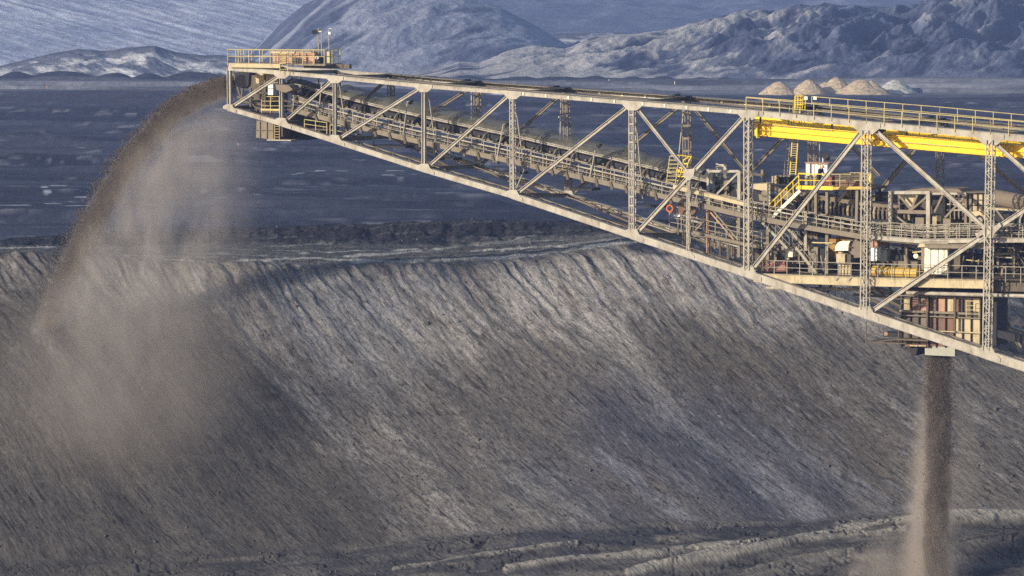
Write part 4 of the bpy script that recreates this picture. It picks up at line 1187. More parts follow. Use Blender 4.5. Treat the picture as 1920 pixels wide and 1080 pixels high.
mb = MB(); mb.tube(P(1543, 306, 4), P(1543, 291, 4), 0.05, 6); mb.tube(P(1543, 291.5, 4), P(1549, 291.5, 4), 0.03, 6); part(mb, 'post', 'whitecab', fl)
mb = MB(); mb.tube(P(1547.5, 292, 3.8), P(1552, 296, 4.5), 0.28, 12, 0.2); part(mb, 'lamp_head', 'dark', fl)
rm = thing('drive_motor', P(1556, 350, 2.6), 'worn red drive motor on the yellow platform right of the worker', 'motor')
mb = MB(); mb.tube(P(1545, 340, 3.0), P(1563, 340, 3.0), 0.46, 18); part(mb, 'body', 'red', rm)
mb = MB(); mb.tube(P(1543, 340, 3.0), P(1545.5, 340, 3.0), 0.38, 18); part(mb, 'fan_cover', 'salmon', rm)
mb = MB(); mb.tube(P(1563, 336, 3.2), P(1622, 333, 3.2), 0.28, 14); part(mb, 'shaft_tube', 'dirty', rm)
part(B(1566, 339, 1618, 350, 2.7, 4.0), 'gear_case', 'rust', rm)
for x in (1550, 1554, 1558): 
    mb = MB(); mb.tube(P(x, 340, 3.0), P(x + .7, 340, 3.0), 0.49, 18); part(mb, 'fin', 'red', rm)
part(B(1545, 347, 1564, 351, 2.6, 3.4), 'base', 'dirty', rm)

# ================================================================== BELT TRANSFER STATION (dense frames on the right)
ts = thing('transfer_station', P(1700, 520, 3.5), 'dense steel frame of decks, rails and pipes around the belt at the right', 'transfer station')
def bar(p, q, w, wd=0.14, h=0.14, m='steel2', n='frame_bar', w2=None, lab=None):
    mb = MB(); pbar(mb, p, q, w, wd, h, w2); part(mb, n, m, ts, lab)
# main deck girder with its edge
def girder(pts, h, w, m, n, lab=None, wd=0.3):
    mb = MB()
    for a, b in zip(pts[:-1], pts[1:]):
        mb.beam(P(*a, w), P(*b, w), wd, h, WX)
        for s in (-1, 1):
            o = Vector((0, 0, s * h / 2)); mb.beam(P(*a, w) + o, P(*b, w) + o, wd + 0.16, 0.05, WX)
    part(mb, n, m, ts, lab)
girder([(1415, 520), (1620, 528), (1857, 533)], 0.62, 0.55, 'tan', 'deck_girder', 'cream stained long deck girder')
girder([(1857, 534), (2100, 538)], 0.9, 1.6, 'dirty', 'deck_girder')
girder([(1415, 520), (1857, 532)], 0.6, 7.0, 'dirty', 'deck_girder')
mb = MB()
for a, b in (((1415, 514), (1620, 520)), ((1620, 520), (1857, 525)), ((1857, 525), (2100, 529))):
    a1, b1 = P(*a, .75), P(*b, .75); mb.obox(a1, b1 - a1, WX * 6.0, Vector((0, 0, 0.06)))
part(mb, 'deck', 'dirty', ts)
mb = MB(); rail(mb, [(1428, 513), (1620, 519.5), (1857, 525), (2000, 529)], 0.45, 25, mid=(0.5,), step=1.15)
part(mb, 'handrail', 'greyrail', ts, 'long grey rail along the main deck')
mb = MB()
for x in (1567, 1591): ppoly(mb, [(x - 5, 521), (x + 5, 521), (x, 527)], 0.30, 0.36)
part(mb, 'bracket', 'steel', ts)
for x in (1440, 1470, 1500, 1530, 1560, 1590, 1620, 1650, 1680, 1710, 1740, 1770, 1800, 1830):
    bar((x, 527), (x, 527), 0.8, 0.16, 0.2, 'dark', 'deck_joist', 6.8)
# upper walkway level at the belt
mb = MB(); rail(mb, [(1630, 441), (1731, 448), (1836, 446), (2000, 446)], 1.0, 26, mid=(0.35, 0.7), step=0.9); part(mb, 'handrail', 'greyrail', ts, 'upper walkway rail')
girder([(1630, 444), (1731, 452), (1860, 450), (2050, 450)], 0.30, 1.1, 'steel', 'walkway_girder')
girder([(1735, 461), (1860, 462)], 0.28, 0.9, 'steel2', 'walkway_girder')
mb = MB(); rail(mb, [(1780, 441), (1818, 441)], 0.8, 22, mid=(0.5,), step=0.8); part(mb, 'handrail', 'greyrail', ts)
# portals over the belt
for (x0, x1, y0, y1, w) in ((1328, 1386, 320, 398, 2.2), (1345, 1360, 309, 345, 5.4)):
    bar((x0, y0 - 3), (x0, y1), w, 0.18, 0.2, 'steel', 'portal_column'); bar((x1, y0), (x1, y1 + 12), w, 0.18, 0.26, 'steel', 'portal_column')
    bar((x0, y0 + 1), (x1, y0 + 1), w, 0.2, 0.2, 'steel', 'portal_beam')
bar((1386, 322), (1336, 372), 2.3, 0.08, 0.14, 'steel')
bar((1386, 322), (1440, 330), 5.4, 0.14, 0.2, 'dirty'); bar((1431, 318), (1431, 360), 5.6, 0.5, 0.2, 'steel2')
# tilted pulley pockets after the portal
for i, (x, y) in enumerate(((1346, 352), (1376, 362), (1418, 372), (1442, 384), (1470, 394))):
    mb = MB(); ppoly(mb, [(x - 10, y - 18), (x + 10, y - 12), (x + 12, y + 12), (x - 8, y + 6)], 3.0, 4.6); part(mb, 'black_chute', 'dark', ts)
    mb = MB(); mb.tube(P(x + 12, y - 10, 2.7), P(x + 22, y - 8, 2.7), 0.28, 14); part(mb, 'idler_drum', 'steel2', ts)
    mb = MB(); ppoly(mb, [(x + 4, y - 8), (x + 22, y - 4), (x + 20, y + 6), (x + 6, y + 4)], 2.75, 2.85); part(mb, 'bearing_plate', 'steel2', ts)
    mb = MB(); pbar(mb, (x + 15, y + 4), (x + 14, y + 24), 2.7, .12, .2); part(mb, 'stand', 'steel2', ts)
mb = MB(); ppoly(mb, [(1408, 345), (1438, 344), (1446, 352), (1442, 360), (1412, 354)], 2.6, 4.8); part(mb, 'curved_cover', 'tan', ts)
mb = MB(); ppoly(mb, [(1445, 346), (1484, 362), (1500, 378), (1480, 380), (1446, 356)], 2.6, 4.8); part(mb, 'curved_cover', 'steel2', ts)
bar((1442, 341), (1442, 385), 2.3, 0.2, 0.28, 'steel', 'portal_column')
bar((1454, 330), (1454, 344), 3.0, 0.6, 0.4, 'tan', 'block'); bar((1454, 330), (1482, 330), 3.2, 0.3, 0.14, 'steel2')
mb = MB(); pbox(mb, 1460, 331, 1479, 345, 3.4, 4.6); part(mb, 'box', 'dark', ts)
# idler troughs along the inclined belt 1500-1700
for i in range(26):
    x = 1500 + i * 8.2; y = yp(x) - 30 - max(0, (x - 1500)) * 0.035
    mb = MB(); mb.path([P(x, y + 16, 3.0), P(x - 1, y + 6, 2.7), P(x + 1, y - 3, 3.2), P(x + 3, y - 5, 4.2)], 0.10, 6); part(mb, 'trough_frame', rng.choice(['steel2', 'tan', 'dirty']), ts)
mb = MB()
for a, b in zip(range(1500, 1700, 40), range(1540, 1740, 40)):
    mb.beam(P(a, yp(a) - 18, 4.0), P(b, yp(b) - 18, 4.0), 1.8, 0.7, WX)
part(mb, 'dark_belt', 'dark', ts)
mb = MB()
for a, b in zip(range(1500, 1700, 40), range(1540, 1740, 40)):
    mb.beam(P(a, yp(a) - 42, 4.6), P(b, yp(b) - 43, 4.6), 2.2, 0.5, WX)
part(mb, 'belt_cover', 'conv', ts)
for x in range(1512, 1720, 17):
    bar((x, yp(x) - 4), (x - 1, yp(x) + 12), 2.2, 0.12, 0.28, 'steel2', 'stand')
mb = MB(); run(mb, 0, 2.0, 0, 0, x0=1500, x1=1731, box=False, r=0.06); part(mb, 'yellow_pipe', 'rail', ts)
# sloped panel wall beyond
mb = MB(); ppoly(mb, [(1563, 372), (1605, 352), (1625, 350), (1625, 398), (1580, 392)], 5.4, 5.6); part(mb, 'panel', 'tan', ts)
for x in (1582, 1598, 1612): bar((x, 358), (x, 395), 5.3, 0.06, 0.10, 'dirty')
bar((1630, 348), (1630, 385), 6.2, .2, .2, 'dark'); bar((1649, 348), (1650, 375), 6.2, .2, .22, 'dark'); bar((1630, 347), (1650, 347), 6.2, .2, .2, 'dark')
# box frame structure 1668-1860
for x in (1670, 1741): bar((x, 358), (x, 446), 2.0, 0.3, 0.30, 'steel', 'portal_column')
for x in (1686, 1700, 1770, 1811, 1820): bar((x, 362), (x, 442), 3.4, 0.2, 0.2, 'steel2', 'column')
bar((1670, 361), (1745, 361), 2.1, 0.2, 0.24, 'steel', 'portal_beam'); bar((1745, 363), (1812, 363), 2.2, 0.2, 0.16, 'steel', 'portal_beam')
bar((1812, 360), (1860, 359), 3.2, 1.6, 0.12, 'dirty', 'roof_plate'); bar((1668, 396), (1742, 398), 2.4, 0.2, 0.28, 'steel2', 'beam')
for p, q in (((1684, 364), (1706, 390)), ((1722, 361), (1709, 392)), ((1739, 368), (1708, 394)), ((1768, 365), (1752, 398)), ((1808, 370), (1772, 408)), ((1673, 400), (1700, 420)), ((1741, 440), (1728, 452)), ((1700, 425), (1740, 446)), ((1862, 385), (1882, 412))):
    bar(p, q, 2.3, 0.10, 0.16, 'steel2', 'brace')
mb = MB(); ppoly(mb, [(1682, 362), (1720, 362), (1711, 388), (1706, 388)], 3.0, 5.0); part(mb, 'hopper', 'tan', ts)
mb = MB(); pbox(mb, 1748, 362, 1810, 404, 3.6, 5.4); part(mb, 'dark_housing', 'dark', ts)
for y in (372, 383, 394): bar((1776, y), (1812, y), 3.4, 0.08, 0.10, 'steel', 'louvre')
for x in (1782, 1790, 1798, 1806): bar((x, 364), (x, 412), 3.45, 0.08, 0.10, 'steel2', 'louvre')
mb = MB(); pbox(mb, 1824, 364, 1852, 396, 2.8, 4.6); part(mb, 'panel_box', 'tan', ts, 'pale panelled box behind the lattice post')
for x in (1833, 1843): bar((x, 364), (x, 396), 2.75, 0.05, 0.10, 'dark', 'seam')
for y in (375, 385): bar((1824, y), (1852, y), 2.74, 0.05, 0.06, 'dark', 'seam')
mb = MB(); ppoly(mb, [(1820, 397), (1852, 394), (1852, 412), (1846, 414), (1842, 406), (1836, 403), (1830, 406), (1828, 416), (1820, 414)], 2.4, 2.6); part(mb, 'arch_plate', 'tan', ts)
mb = MB(); mb.tube(P(1837, 413, 2.5), P(1837, 413, 3.5), 0.42, 20); part(mb, 'pulley', 'dark', ts)
mb = MB(); mb.tube(P(1837, 413, 2.3), P(1837, 413, 2.55), 0.22, 14); part(mb, 'hub', 'steel', ts)
mb = MB(); mb.tube(P(1864, 370, 3.2), P(1990, 392, 3.2), 0.62, 18); part(mb, 'covered_tube', 'conv', ts, 'brown dusty tube conveyor at the right edge')
mb = MB(); mb.beam(P(1862, 390, 3.0), P(2000, 399, 3.0), 1.6, 0.14, WX); part(mb, 'shelf', 'tan', ts)
mb = MB(); mb.beam(P(1862, 408, 3.2), P(2000, 413, 3.2), 1.6, 0.75, WX); part(mb, 'black_skirt', 'dark', ts)
mb = MB(); mb.path([P(1911, 445, 2.2), P(1913, 410, 2.2), P(1919, 399, 2.4), P(1930, 396, 2.6)], 0.10, 6); part(mb, 'bent_bracket', 'steel', ts)
mb = MB(); pbox(mb, 1668, 402, 1730, 430, 4.0, 5.4); part(mb, 'machine_case', 'conv', ts)
for x0, x1, y0, y1, m_, w in ((1684, 1696, 402, 424, 'dirty', 3.2), (1703, 1713, 404, 422, 'dark', 3.4), (1716, 1732, 408, 425, 'steel2', 3.0), (1748, 1764, 404, 438, 'tan', 3.0), (1768, 1782, 410, 440, 'steel2', 2.8),
                              (1696, 1712, 436, 446, 'dark', 2.6), (1756, 1762, 415, 423, 'dark', 2.9), (1822, 1838, 430, 442, 'dark', 1.8), (1640, 1664, 384, 398, 'conv', 4.4)):
    mb = MB(); pbox(mb, x0, y0, x1, y1, w, w + 1.0); part(mb, 'box', m_, ts)
mb = MB(); mb.tube(P(1796, 441, 2.2), P(1796, 424, 2.2), 0.66, 18, 0.72); part(mb, 'drum', 'dirty', ts)
# main columns and second storey below the belt
for x, y0, y1, w, m_ in ((1328, 392, 476, 2.0, 'salmon'), (1386, 400, 482, 2.2, 'steel2'), (1551, 430, 520, 2.4, 'steel2'), (1511, 396, 470, 1.7, 'greyrail'), (1440, 400, 505, 3.0, 'steel2'), (1606, 440, 470, 2.6, 'tan'),
                         (1699, 452, 505, 3.2, 'steel2'), (1731, 455, 520, 2.6, 'steel2'), (1776, 455, 518, 1.6, 'steel'), (1901, 465, 525, 2.8, 'steel2'), (1664, 445, 515, 4.0, 'dirty'), (1820, 450, 520, 3.4, 'dirty'), (1940, 450, 525, 2.8, 'steel2')):
    bar((x, y0), (x, y1), w, 0.24, 0.24, m_, 'column')
# lower floor under the belt 1270-1430
girder([(1300, 435), (1403, 459), (1425, 462)], 0.2, 1.4, 'steel2', 'lower_walkway')
mb = MB(); rail(mb, [(1255, 425), (1300, 434), (1403, 458), (1428, 462)], 1.4, 26, mid=(0.35, 0.7), step=0.9); part(mb, 'handrail', 'greyrail', ts, 'lower rail left of the tall lattice post')
mb = MB(); rail(mb, [(1270, 400), (1400, 425)], 3.6, 24, mid=(0.5,), step=0.9); part(mb, 'handrail', 'rail', ts)
bar((1332, 398), (1378, 452), 1.6, 0.06, 0.12, 'salmon', 'brace'); bar((1338, 396), (1384, 450), 1.6, 0.06, 0.12, 'steel2', 'brace')
mb = MB(); pbox(mb, 1272, 380, 1304, 402, 3.0, 3.1); part(mb, 'panel', 'rust', ts)
bar((1262, 350), (1400, 384), 1.15, .05, .3, 'tan', 'cable_tray')
# stair flights between the levels
def flight(x0, y0, x1, y1, w):
    mb = MB()
    for ww in (w, w + 0.9):
        mb.beam(P(x0, y0, ww), P(x1, y1, ww), 0.05, 0.2, WX)
        mb.tube(P(x0, y0 - 24, ww), P(x1, y1 - 24, ww), 0.03, 5); mb.tube(P(x0, y0 - 12, ww), P(x1, y1 - 12, ww), 0.025, 5)
        for i in range(5):
            t = i / 4; mb.tube(P(x0 + (x1 - x0) * t, y0 + (y1 - y0) * t - 24, ww), P(x0 + (x1 - x0) * t, y0 + (y1 - y0) * t, ww), 0.025, 5)
    n = 12
    for i in range(n):
        t = (i + .5) / n; x = x0 + (x1 - x0) * t; y = y0 + (y1 - y0) * t
        pbox(mb, x - 3, y - .6, x + 4, y + 0.6, w + .03, w + 0.87)
    part(mb, 'stair_flight', 'greyrail', ts)
flight(1428, 416, 1480, 470, 1.6); flight(1458, 408, 1508, 462, 3.0); flight(1486, 456, 1530, 512, 1.6)
flight(1455, 462, 1500, 508, 4.2)
for (x0, y0, x1, y1, w, m_) in ((1515, 463, 1533, 512, 2.2, 'steel2'), (1533, 466, 1546, 512, 2.4, 'dark'), (1553, 448, 1572, 482, 3.4, 'ochre'), (1576, 448, 1596, 458, 3.6, 'tankyel'),
                                (1500, 426, 1548, 450, 4.4, 'dark'), (1478, 472, 1486, 482, 1.4, 'white'), (1500, 500, 1545, 514, 4.5, 'dark'), (1520, 467, 1525, 472, 2.15, 'white')):
    mb = MB(); pbox(mb, x0, y0, x1, y1, w, w + (0.03 if (x1 - x0) < 6 else 1.2)); part(mb, 'box', m_, ts)
# deep background clutter of the frame
for i in range(95):
    x = rng.uniform(1410, 1900); y = rng.uniform(452, 500); w = rng.uniform(3.0, 6.8)
    if rng.random() < 0.55: bar((x, y), (x + rng.uniform(-2, 2), min(518, y + rng.uniform(20, 60))), w, 0.12, rng.uniform(.08, .2), rng.choice(['steel2', 'dirty', 'dirty', 'dark']))
    else: bar((x, y), (x + rng.uniform(25, 80), y + rng.uniform(-2, 8)), w, 0.12, rng.uniform(.08, .18), rng.choice(['steel2', 'dirty', 'steel', 'dark']))
for i in range(60):
    x = rng.uniform(1270, 1500); y = rng.uniform(395, 440) + (x - 1290) * .2; w = rng.uniform(2.5, 6.0)
    if rng.random() < 0.6: bar((x, y), (x + rng.uniform(-2, 2), y + rng.uniform(20, 45)), w, 0.10, rng.uniform(.08, .16), rng.choice(['steel2', 'dirty']))
    else: bar((x, y), (x + rng.uniform(25, 70), y + rng.uniform(5, 16)), w, 0.10, rng.uniform(.08, .16), rng.choice(['steel2', 'dirty', 'steel']))
for i in range(20):
    x = rng.uniform(1850, 1990); y = rng.uniform(440, 500); w = rng.uniform(2.0, 5.0)
    bar((x, y), (x + rng.uniform(-30, 30), y + rng.uniform(15, 40)), w, 0.10, rng.uniform(.08, .2), rng.choice(['steel2', 'dirty', 'dark']))
for i in range(30):
    x = rng.uniform(1412, 1890); y = rng.uniform(455, 506); w = rng.uniform(3.0, 6.0)
    mb = MB(); pbox(mb, x, y, x + rng.uniform(6, 22), min(520, y + rng.uniform(6, 22)), w, w + 0.8); part(mb, 'machine_block', rng.choice(['dirty', 'dark', 'steel2', 'conv', 'dirty']), ts)
mb = MB(); pbox(mb, 1412, 470, 2000, 520, 7.2, 7.3); part(mb, 'rear_wall', 'dirty', ts)
mb = MB(); pbox(mb, 1560, 385, 1664, 440, 6.2, 6.3); part(mb, 'rear_wall', 'dirty', ts)
mb = MB(); pbox(mb, 1640, 362, 1862, 448, 6.6, 6.7); part(mb, 'rear_wall', 'dirty', ts)
mb = MB(); ppoly(mb, [(1480, 372), (1640, 384), (1640, 440), (1480, 400)], 6.4, 6.5); part(mb, 'rear_wall', 'dirty', ts)
mb = MB(); ppoly(mb, [(1320, 352), (1480, 380), (1480, 420), (1320, 384)], 5.6, 5.7); part(mb, 'rear_wall', 'conv', ts)
mb = MB(); pbox(mb, 1862, 400, 2000, 520, 6.6, 6.7); part(mb, 'rear_wall', 'dark', ts)
mb = MB(); ppoly(mb, [(1690, 358), (1730, 353), (1800, 354), (1812, 361), (1740, 362)], 3.0, 5.5); part(mb, 'roof_plate', 'conv', ts)
for i in range(46):
    x = rng.uniform(1500, 1905); y = rng.uniform(362, 440); w = rng.uniform(3.6, 6.8)
    if y < yp(x) - 62: continue
    k = rng.random()
    if k < 0.4: bar((x, y), (x + rng.uniform(-3, 3), min(446, y + rng.uniform(15, 45))), w, 0.12, rng.uniform(.1, .25), rng.choice(['steel2', 'dirty', 'dark']))
    elif k < 0.75: bar((x, y), (x + rng.uniform(25, 60), y + rng.uniform(-3, 10)), w, 0.12, rng.uniform(.1, .3), rng.choice(['steel2', 'dirty', 'dark']))
    else:
        mb = MB(); pbox(mb, x, y, x + rng.uniform(8, 24), min(448, y + rng.uniform(8, 24)), w, w + 0.8); part(mb, 'machine_block', rng.choice(['dirty', 'dark', 'dirty', 'conv']), ts)
for i in range(34):
    x = rng.uniform(1412, 1900); y = rng.uniform(450, 512); w = rng.uniform(1.2, 3.2)
    if rng.random() < .5: bar((x, y), (x + rng.uniform(-8, 8), min(516, y + rng.uniform(10, 36))), w, 0.06, rng.uniform(.05, .1), rng.choice(['steel2', 'steel', 'dirty']))
    else: bar((x, y), (x + rng.uniform(12, 50), y + rng.uniform(-2, 6)), w, 0.06, rng.uniform(.05, .1), rng.choice(['steel2', 'rail', 'dirty']))
# pipes below the deck
mb = MB(); mb.tube(P(1437, 540, 3), P(1620, 543, 3), 0.14, 8); part(mb, 'pipe', 'steel', ts)
mb = MB(); mb.tube(P(1700, 549, 1.5), P(2000, 557, 1.5), 0.15, 10); part(mb, 'pipe', 'steel', ts)
for p, q in (((1535, 532), (1545, 548)), ((1560, 532), (1552, 548)), ((1640, 536), (1662, 560)), ((1668, 536), (1672, 560)), ((1628, 545), (1690, 575)), ((1630, 560), (1690, 590)), ((1600, 552), (1690, 560)), ((1868, 540), (1872, 640))):
    bar(p, q, 4.0, 0.14, 0.18, 'dirty', 'hanger')

# ---- things standing on the main deck
rb = thing('roofed_crate', P(1450, 514, 1.6), 'low crate with ribbed brick red top on the left end of the main deck', 'crate')
mb = MB(); ppoly(mb, [(1434, 491), (1470, 489), (1475, 509), (1430, 509)], 1.5, 3.0); part(mb, 'body', 'redroof', rb)
for y in (494, 499, 504): part(B(1432, y, 1474, y + 1, 1.42, 1.5), 'rib', 'salmon', rb)
hd = thing('ventilation_hood', P(1580, 520, 1.5), 'cream rounded hood on a square box standing on the main deck', 'ventilation hood')
mb = MB()
prof = [(1565, 470), (1566, 463), (1569, 457), (1574, 453), (1580, 452), (1594, 452), (1591, 458), (1590, 470)]
ppoly(mb, prof, 1.6, 3.2); part(mb, 'hood', 'white', hd)
mb = MB(); prof = [(1592, 470), (1594, 458), (1598, 453), (1608, 451), (1616, 455), (1620, 466), (1618, 482), (1600, 484)]
ppoly(mb, prof, 1.9, 3.4); part(mb, 'elbow', 'conv', hd)
mb = MB(); mb.tube(P(1577, 469, 2.2), P(1577, 477, 2.2), 0.22, 12); part(mb, 'neck', 'tan', hd)
part(B(1568, 476, 1584, 494, 1.4, 2.6), 'box', 'tan', hd); part(B(1584.2, 477, 1595, 497, 1.6, 2.7), 'box', 'dirty', hd, 'right side of the box, its shade painted dark')  # shaded right side painted as a separate darker box
for x in (1576, 1582, 1588, 1594): 
    mb = MB(); mb.tube(P(x, 496, 1.8), P(x - 1, 517, 1.8), 0.12, 8); part(mb, 'leg', 'tan', hd)
tn = thing('pointed_cabinet', P(1640, 515, 1.2), 'narrow white cabinet with pointed pink roof right of the lattice post', 'cabinet')
mb = MB(); ppoly(mb, [(1629, 464), (1639, 443), (1648, 464)], 1.2, 2.6); part(mb, 'roof', 'salmon', tn)
part(B(1631, 464, 1644, 489, 1.3, 2.4), 'body', 'whitecab', tn)
part(B(1648, 468, 1662, 490, 2.2, 3.2), 'side_tank', 'concrete', tn)
yt = thing('yellow_tank', P(1680, 519, 1.3), 'long faded yellow tank lying on the main deck left of the cream shed', 'tank')
mb = MB(); mb.tube(P(1637, 508, 1.9), P(1721, 513, 1.9), 0.42, 18); part(mb, 'shell', 'tankyel', yt)
for x in (1650, 1680, 1708):
    mb = MB(); mb.tube(P(x, 508 + (x - 1637) * .06, 1.9), P(x + 1.2, 508 + (x - 1637) * .06, 1.9), 0.45, 18); part(mb, 'band', 'dirty', yt)
part(B(1672, 490, 1720, 503, 2.4, 3.6), 'pump_casing', 'conv', yt)
mb = MB(); mb.tube(P(1698, 478, 2.2), P(1701, 502, 2.2), 0.17, 10); part(mb, 'stack', 'steel2', yt)
mb = MB(); mb.tube(P(1717, 480, 2.1), P(1717, 480, 2.6), 0.2, 12); part(mb, 'flange', 'white', yt)
part(B(1676, 478, 1692, 490, 2.6, 3.6), 'motor', 'dark', yt)
sh = thing('equipment_shed', P(1755, 519, 1.2), 'cream panelled shed with sloping tan roof on the main deck', 'shed')
part(B(1733, 466, 1776, 515, 1.2, 3.0), 'wall', 'white', sh)
mb = MB(); ppoly(mb, [(1727, 453), (1777, 452), (1777, 463.5), (1720, 463.5)], 0.95, 3.2); part(mb, 'roof', 'tan', sh)
for x in (1744, 1758, 1769): part(B(x, 466, x + .7, 515, 1.16, 1.2), 'panel_seam', 'steel2', sh)
part(B(1776.3, 470, 1800, 514, 1.8, 3.2), 'side_wall', 'dirty', sh)  # shade of the right side put into its darker colour
lb = thing('lifebuoy', P(1256, 391, 1.5), 'orange lifebuoy hung on the frame left of the hanger', 'lifebuoy')
mb = MB(); c = P(1256, 391, 1.5); n = 14
mb.path([c + AX * .26 * math.cos(2 * math.pi * k / n) + Vector((0, 0, .26 * math.sin(2 * math.pi * k / n))) for k in range(n + 1)], 0.07, 6); part(mb, 'ring', 'orange', lb)
mb = MB(); mb.tube(c + Vector((0, 0, .32)), c + Vector((0, 0, 0.6)), 0.02, 5); part(mb, 'hook', 'steel2', lb)
ws = thing('sign_board', P(1269, 404, 1.5), 'blank white board fixed to the lower rail under the belt', 'sign')
part(B(1263, 401, 1275, 406, 1.45, 1.5), 'board', 'whitecab', ws); mb = MB(); mb.tube(P(1269, 406, 1.5), P(1269, 415, 1.5), 0.03, 5); part(mb, 'post', 'steel2', ws)

# ================================================================== DISCHARGE CHUTE HOUSE
ch = thing('chute_house', P(1762, 650, 4), 'stained brown and cream panelled chute house hanging below the main deck', 'chute house')
cw = 2.6
part(B(1688, 545, 1838, 652, cw, cw + 3.2), 'wall', 'dirty', ch)
rng2 = random.Random(5)
cols = [1690, 1706, 1722, 1740, 1755, 1772, 1788, 1804, 1820, 1837]
mats = ['dirty', 'rust', 'tan', 'salmon', 'rust', 'salmon', 'tan', 'tan', 'tan']
for i in range(9):
    part(B(cols[i] + .6, 560, cols[i + 1] - .6, 584, cw - 0.05, cw - 0.004), 'panel', ['tan', 'rust', 'salmon', 'rust', 'salmon', 'tan', 'rust', 'conv', 'tan'][i], ch)
    part(B(cols[i] + .6, 596, cols[i + 1] - .6, 650, cw - 0.05, cw - 0.004), 'panel', ['dirty', 'dirty', 'conv', 'rust', 'rust', 'rust', 'tan', 'tan', 'tan'][i], ch)
    part(B(cols[i] - .8, 545, cols[i] + .8, 652, cw - 0.22, cw - 0.06), 'stiffener', 'dark', ch)
for y0, y1, m_ in ((556, 558, 'steel2'), (584, 588, 'steel2'), (593, 595, 'steel2'), (620, 622, 'tan')):
    part(B(1686, y0, 1838, y1, cw - 0.38, cw - 0.23), 'waler', m_, ch)
for x in (1736, 1788): part(B(x, 536, x + 3, 622, cw - 0.6, cw - 0.40), 'column', 'dirty', ch)
part(B(1840, 540, 1868, 648, cw + .4, cw + 3.0), 'gap_shade', 'dark', ch)  # black box painting in the shaded gap beside the wall
mb = MB(); ppoly(mb, [(1868, 618), (1950, 638), (1950, 652), (1868, 632)], cw + .5, cw + 1.2); part(mb, 'lower_strut', 'dark', ch)
mb = MB(); ppoly(mb, [(1868, 540), (1960, 545), (1960, 556), (1890, 552)], cw + .5, cw + 2.2); part(mb, 'bracket', 'dark', ch)
mb = MB(); rail(mb, [(1812, 589), (1836, 590)], cw - 0.9, 25, mid=(0.33, 0.66), step=0.7); part(mb, 'handrail', 'rail', ch)
mb = MB(); rail(mb, [(1690, 578), (1740, 581)], cw - 0.9, 18, mid=(0.5,), step=0.8); part(mb, 'handrail', 'dirty', ch)
# lower platform and spout
part(B(1680, 636, 1740, 639, cw - 1.0, cw + 3.4), 'platform_floor', 'dirty', ch)
part(B(1628, 642, 1700, 644, cw - 0.6, cw + 2.4), 'platform_floor', 'dirty', ch)
part(B(1656, 624, 1690, 632, cw - .2, cw + 1.2), 'winch', 'dark', ch)
mb = MB(); mb.tube(P(1661, 626, cw - .3), P(1661, 626, cw - .1), .16, 10); part(mb, 'lamp', 'salmon', ch)
for p, q in (((1624, 602), (1624, 645)), ((1672, 632), (1672, 643)), ((1685, 620), (1685, 640)), ((1703, 625), (1703, 650)), ((1640, 641), (1680, 636))):
    mb = MB(); pbar(mb, p, q, cw - .2, .08, .08); part(mb, 'strut', 'dirty', ch)
part(B(1697, 646, 1740, 650, cw - .5, cw + 3), 'chute_frame', 'rust', ch)
for x in (1706, 1722): part(B(x, 647, x + 14, 649.5, cw - .62, cw - .52), 'light_strip', 'tan', ch)
mb = MB(); ppoly(mb, [(1704, 652), (1721, 652), (1717, 667), (1709, 667)], cw, cw + 2.4); part(mb, 'dust_flap', 'dark', ch)
mb = MB(); ppoly(mb, [(1791, 656), (1815, 662), (1814, 666), (1791, 666)], cw, cw + 2.4); part(mb, 'dust_flap', 'dark', ch)
part(B(1734, 650, 1790.5, 667, cw - .1, cw + 2.8), 'spout', 'concrete', ch, 'pale grey spout collar above the falling spoil')

# ================================================================== CONES AND MARKER POSTS ON THE PLAIN
def ground_pt(px, py):
    d = ray(px, py); return CAMP + d * (-CAM_Z / d.z)
def cone_pile(px, py, wpx, hpx, colr, seed, lab, lump=None):
    c = ground_pt(px, py); m = 1.0 / 8000.0 * (c - CAMP).length
    R = wpx * m / 2 * 1.28; H = hpx * m * 1.2
    rr = np.linspace(0, 1.25, 46)[:, None]; th = np.linspace(0, 2 * np.pi, 97)[None]
    x = rr * np.cos(th) * R; y = rr * np.sin(th) * R * 0.9
    z = H * 1.22 * np.clip(1.08 - np.sqrt(rr ** 2 + 0.07) * 1.06, -0.3, 1) + 0 * th
    if lump: z = np.maximum(z, H * lump[2] * np.clip(1.0 - np.sqrt(((x - lump[0] * R) / R) ** 2 + (y / R) ** 2) * 1.25, -0.3, 1))
    X = x + c.x; Y = y + c.y
    z = z + (0.22 * fbm(X / 2.2, Y / 2.2, 4, seed) + 0.16 * ridged(np.arctan2(y, x) * 4 + 0 * X, rr * 3 + 0 * x, 3, seed)) * sstep(0, 0.3, 1.2 - rr)
    col = mixc(np.array(colr) * 0.75, np.array(colr) * 1.2, sstep(-.3, .3, fbm(X / 1.5, (Y + z * 3) / 1.5, 4, seed + 3)))
    o = grid_mesh('sand_pile', X, Y, z - 0.25, col, pile_mat)
    tag(o, lab, 'sand pile', 'sand piles on the plain beyond the bridge')
pile_mat = soil_mat('pile_sand', (1, 1, 1), 1.2, 0.5, 0.2, 6, 0.3)
bc = (0.43, 0.345, 0.235)
cone_pile(1460, 176.5, 62, 21, bc, 301, 'leftmost brown sand pile standing a little apart on the far plain')
cone_pile(1516, 176.5, 62, 24, bc, 302, 'second brown sand pile from the left on the far plain')
cone_pile(1568, 174.5, 64, 26, bc, 303, 'double humped brown sand pile half hidden between two others', (-0.5, 0, 0.75))
cone_pile(1615, 176.5, 82, 24, bc, 304, 'widest brown sand pile with two low tops right of the middle', (0.35, 0, 0.95))
cone_pile(1678, 173.5, 70, 21, (0.40, 0.40, 0.37), 305, 'pale grey gravel pile at the right end of the row')

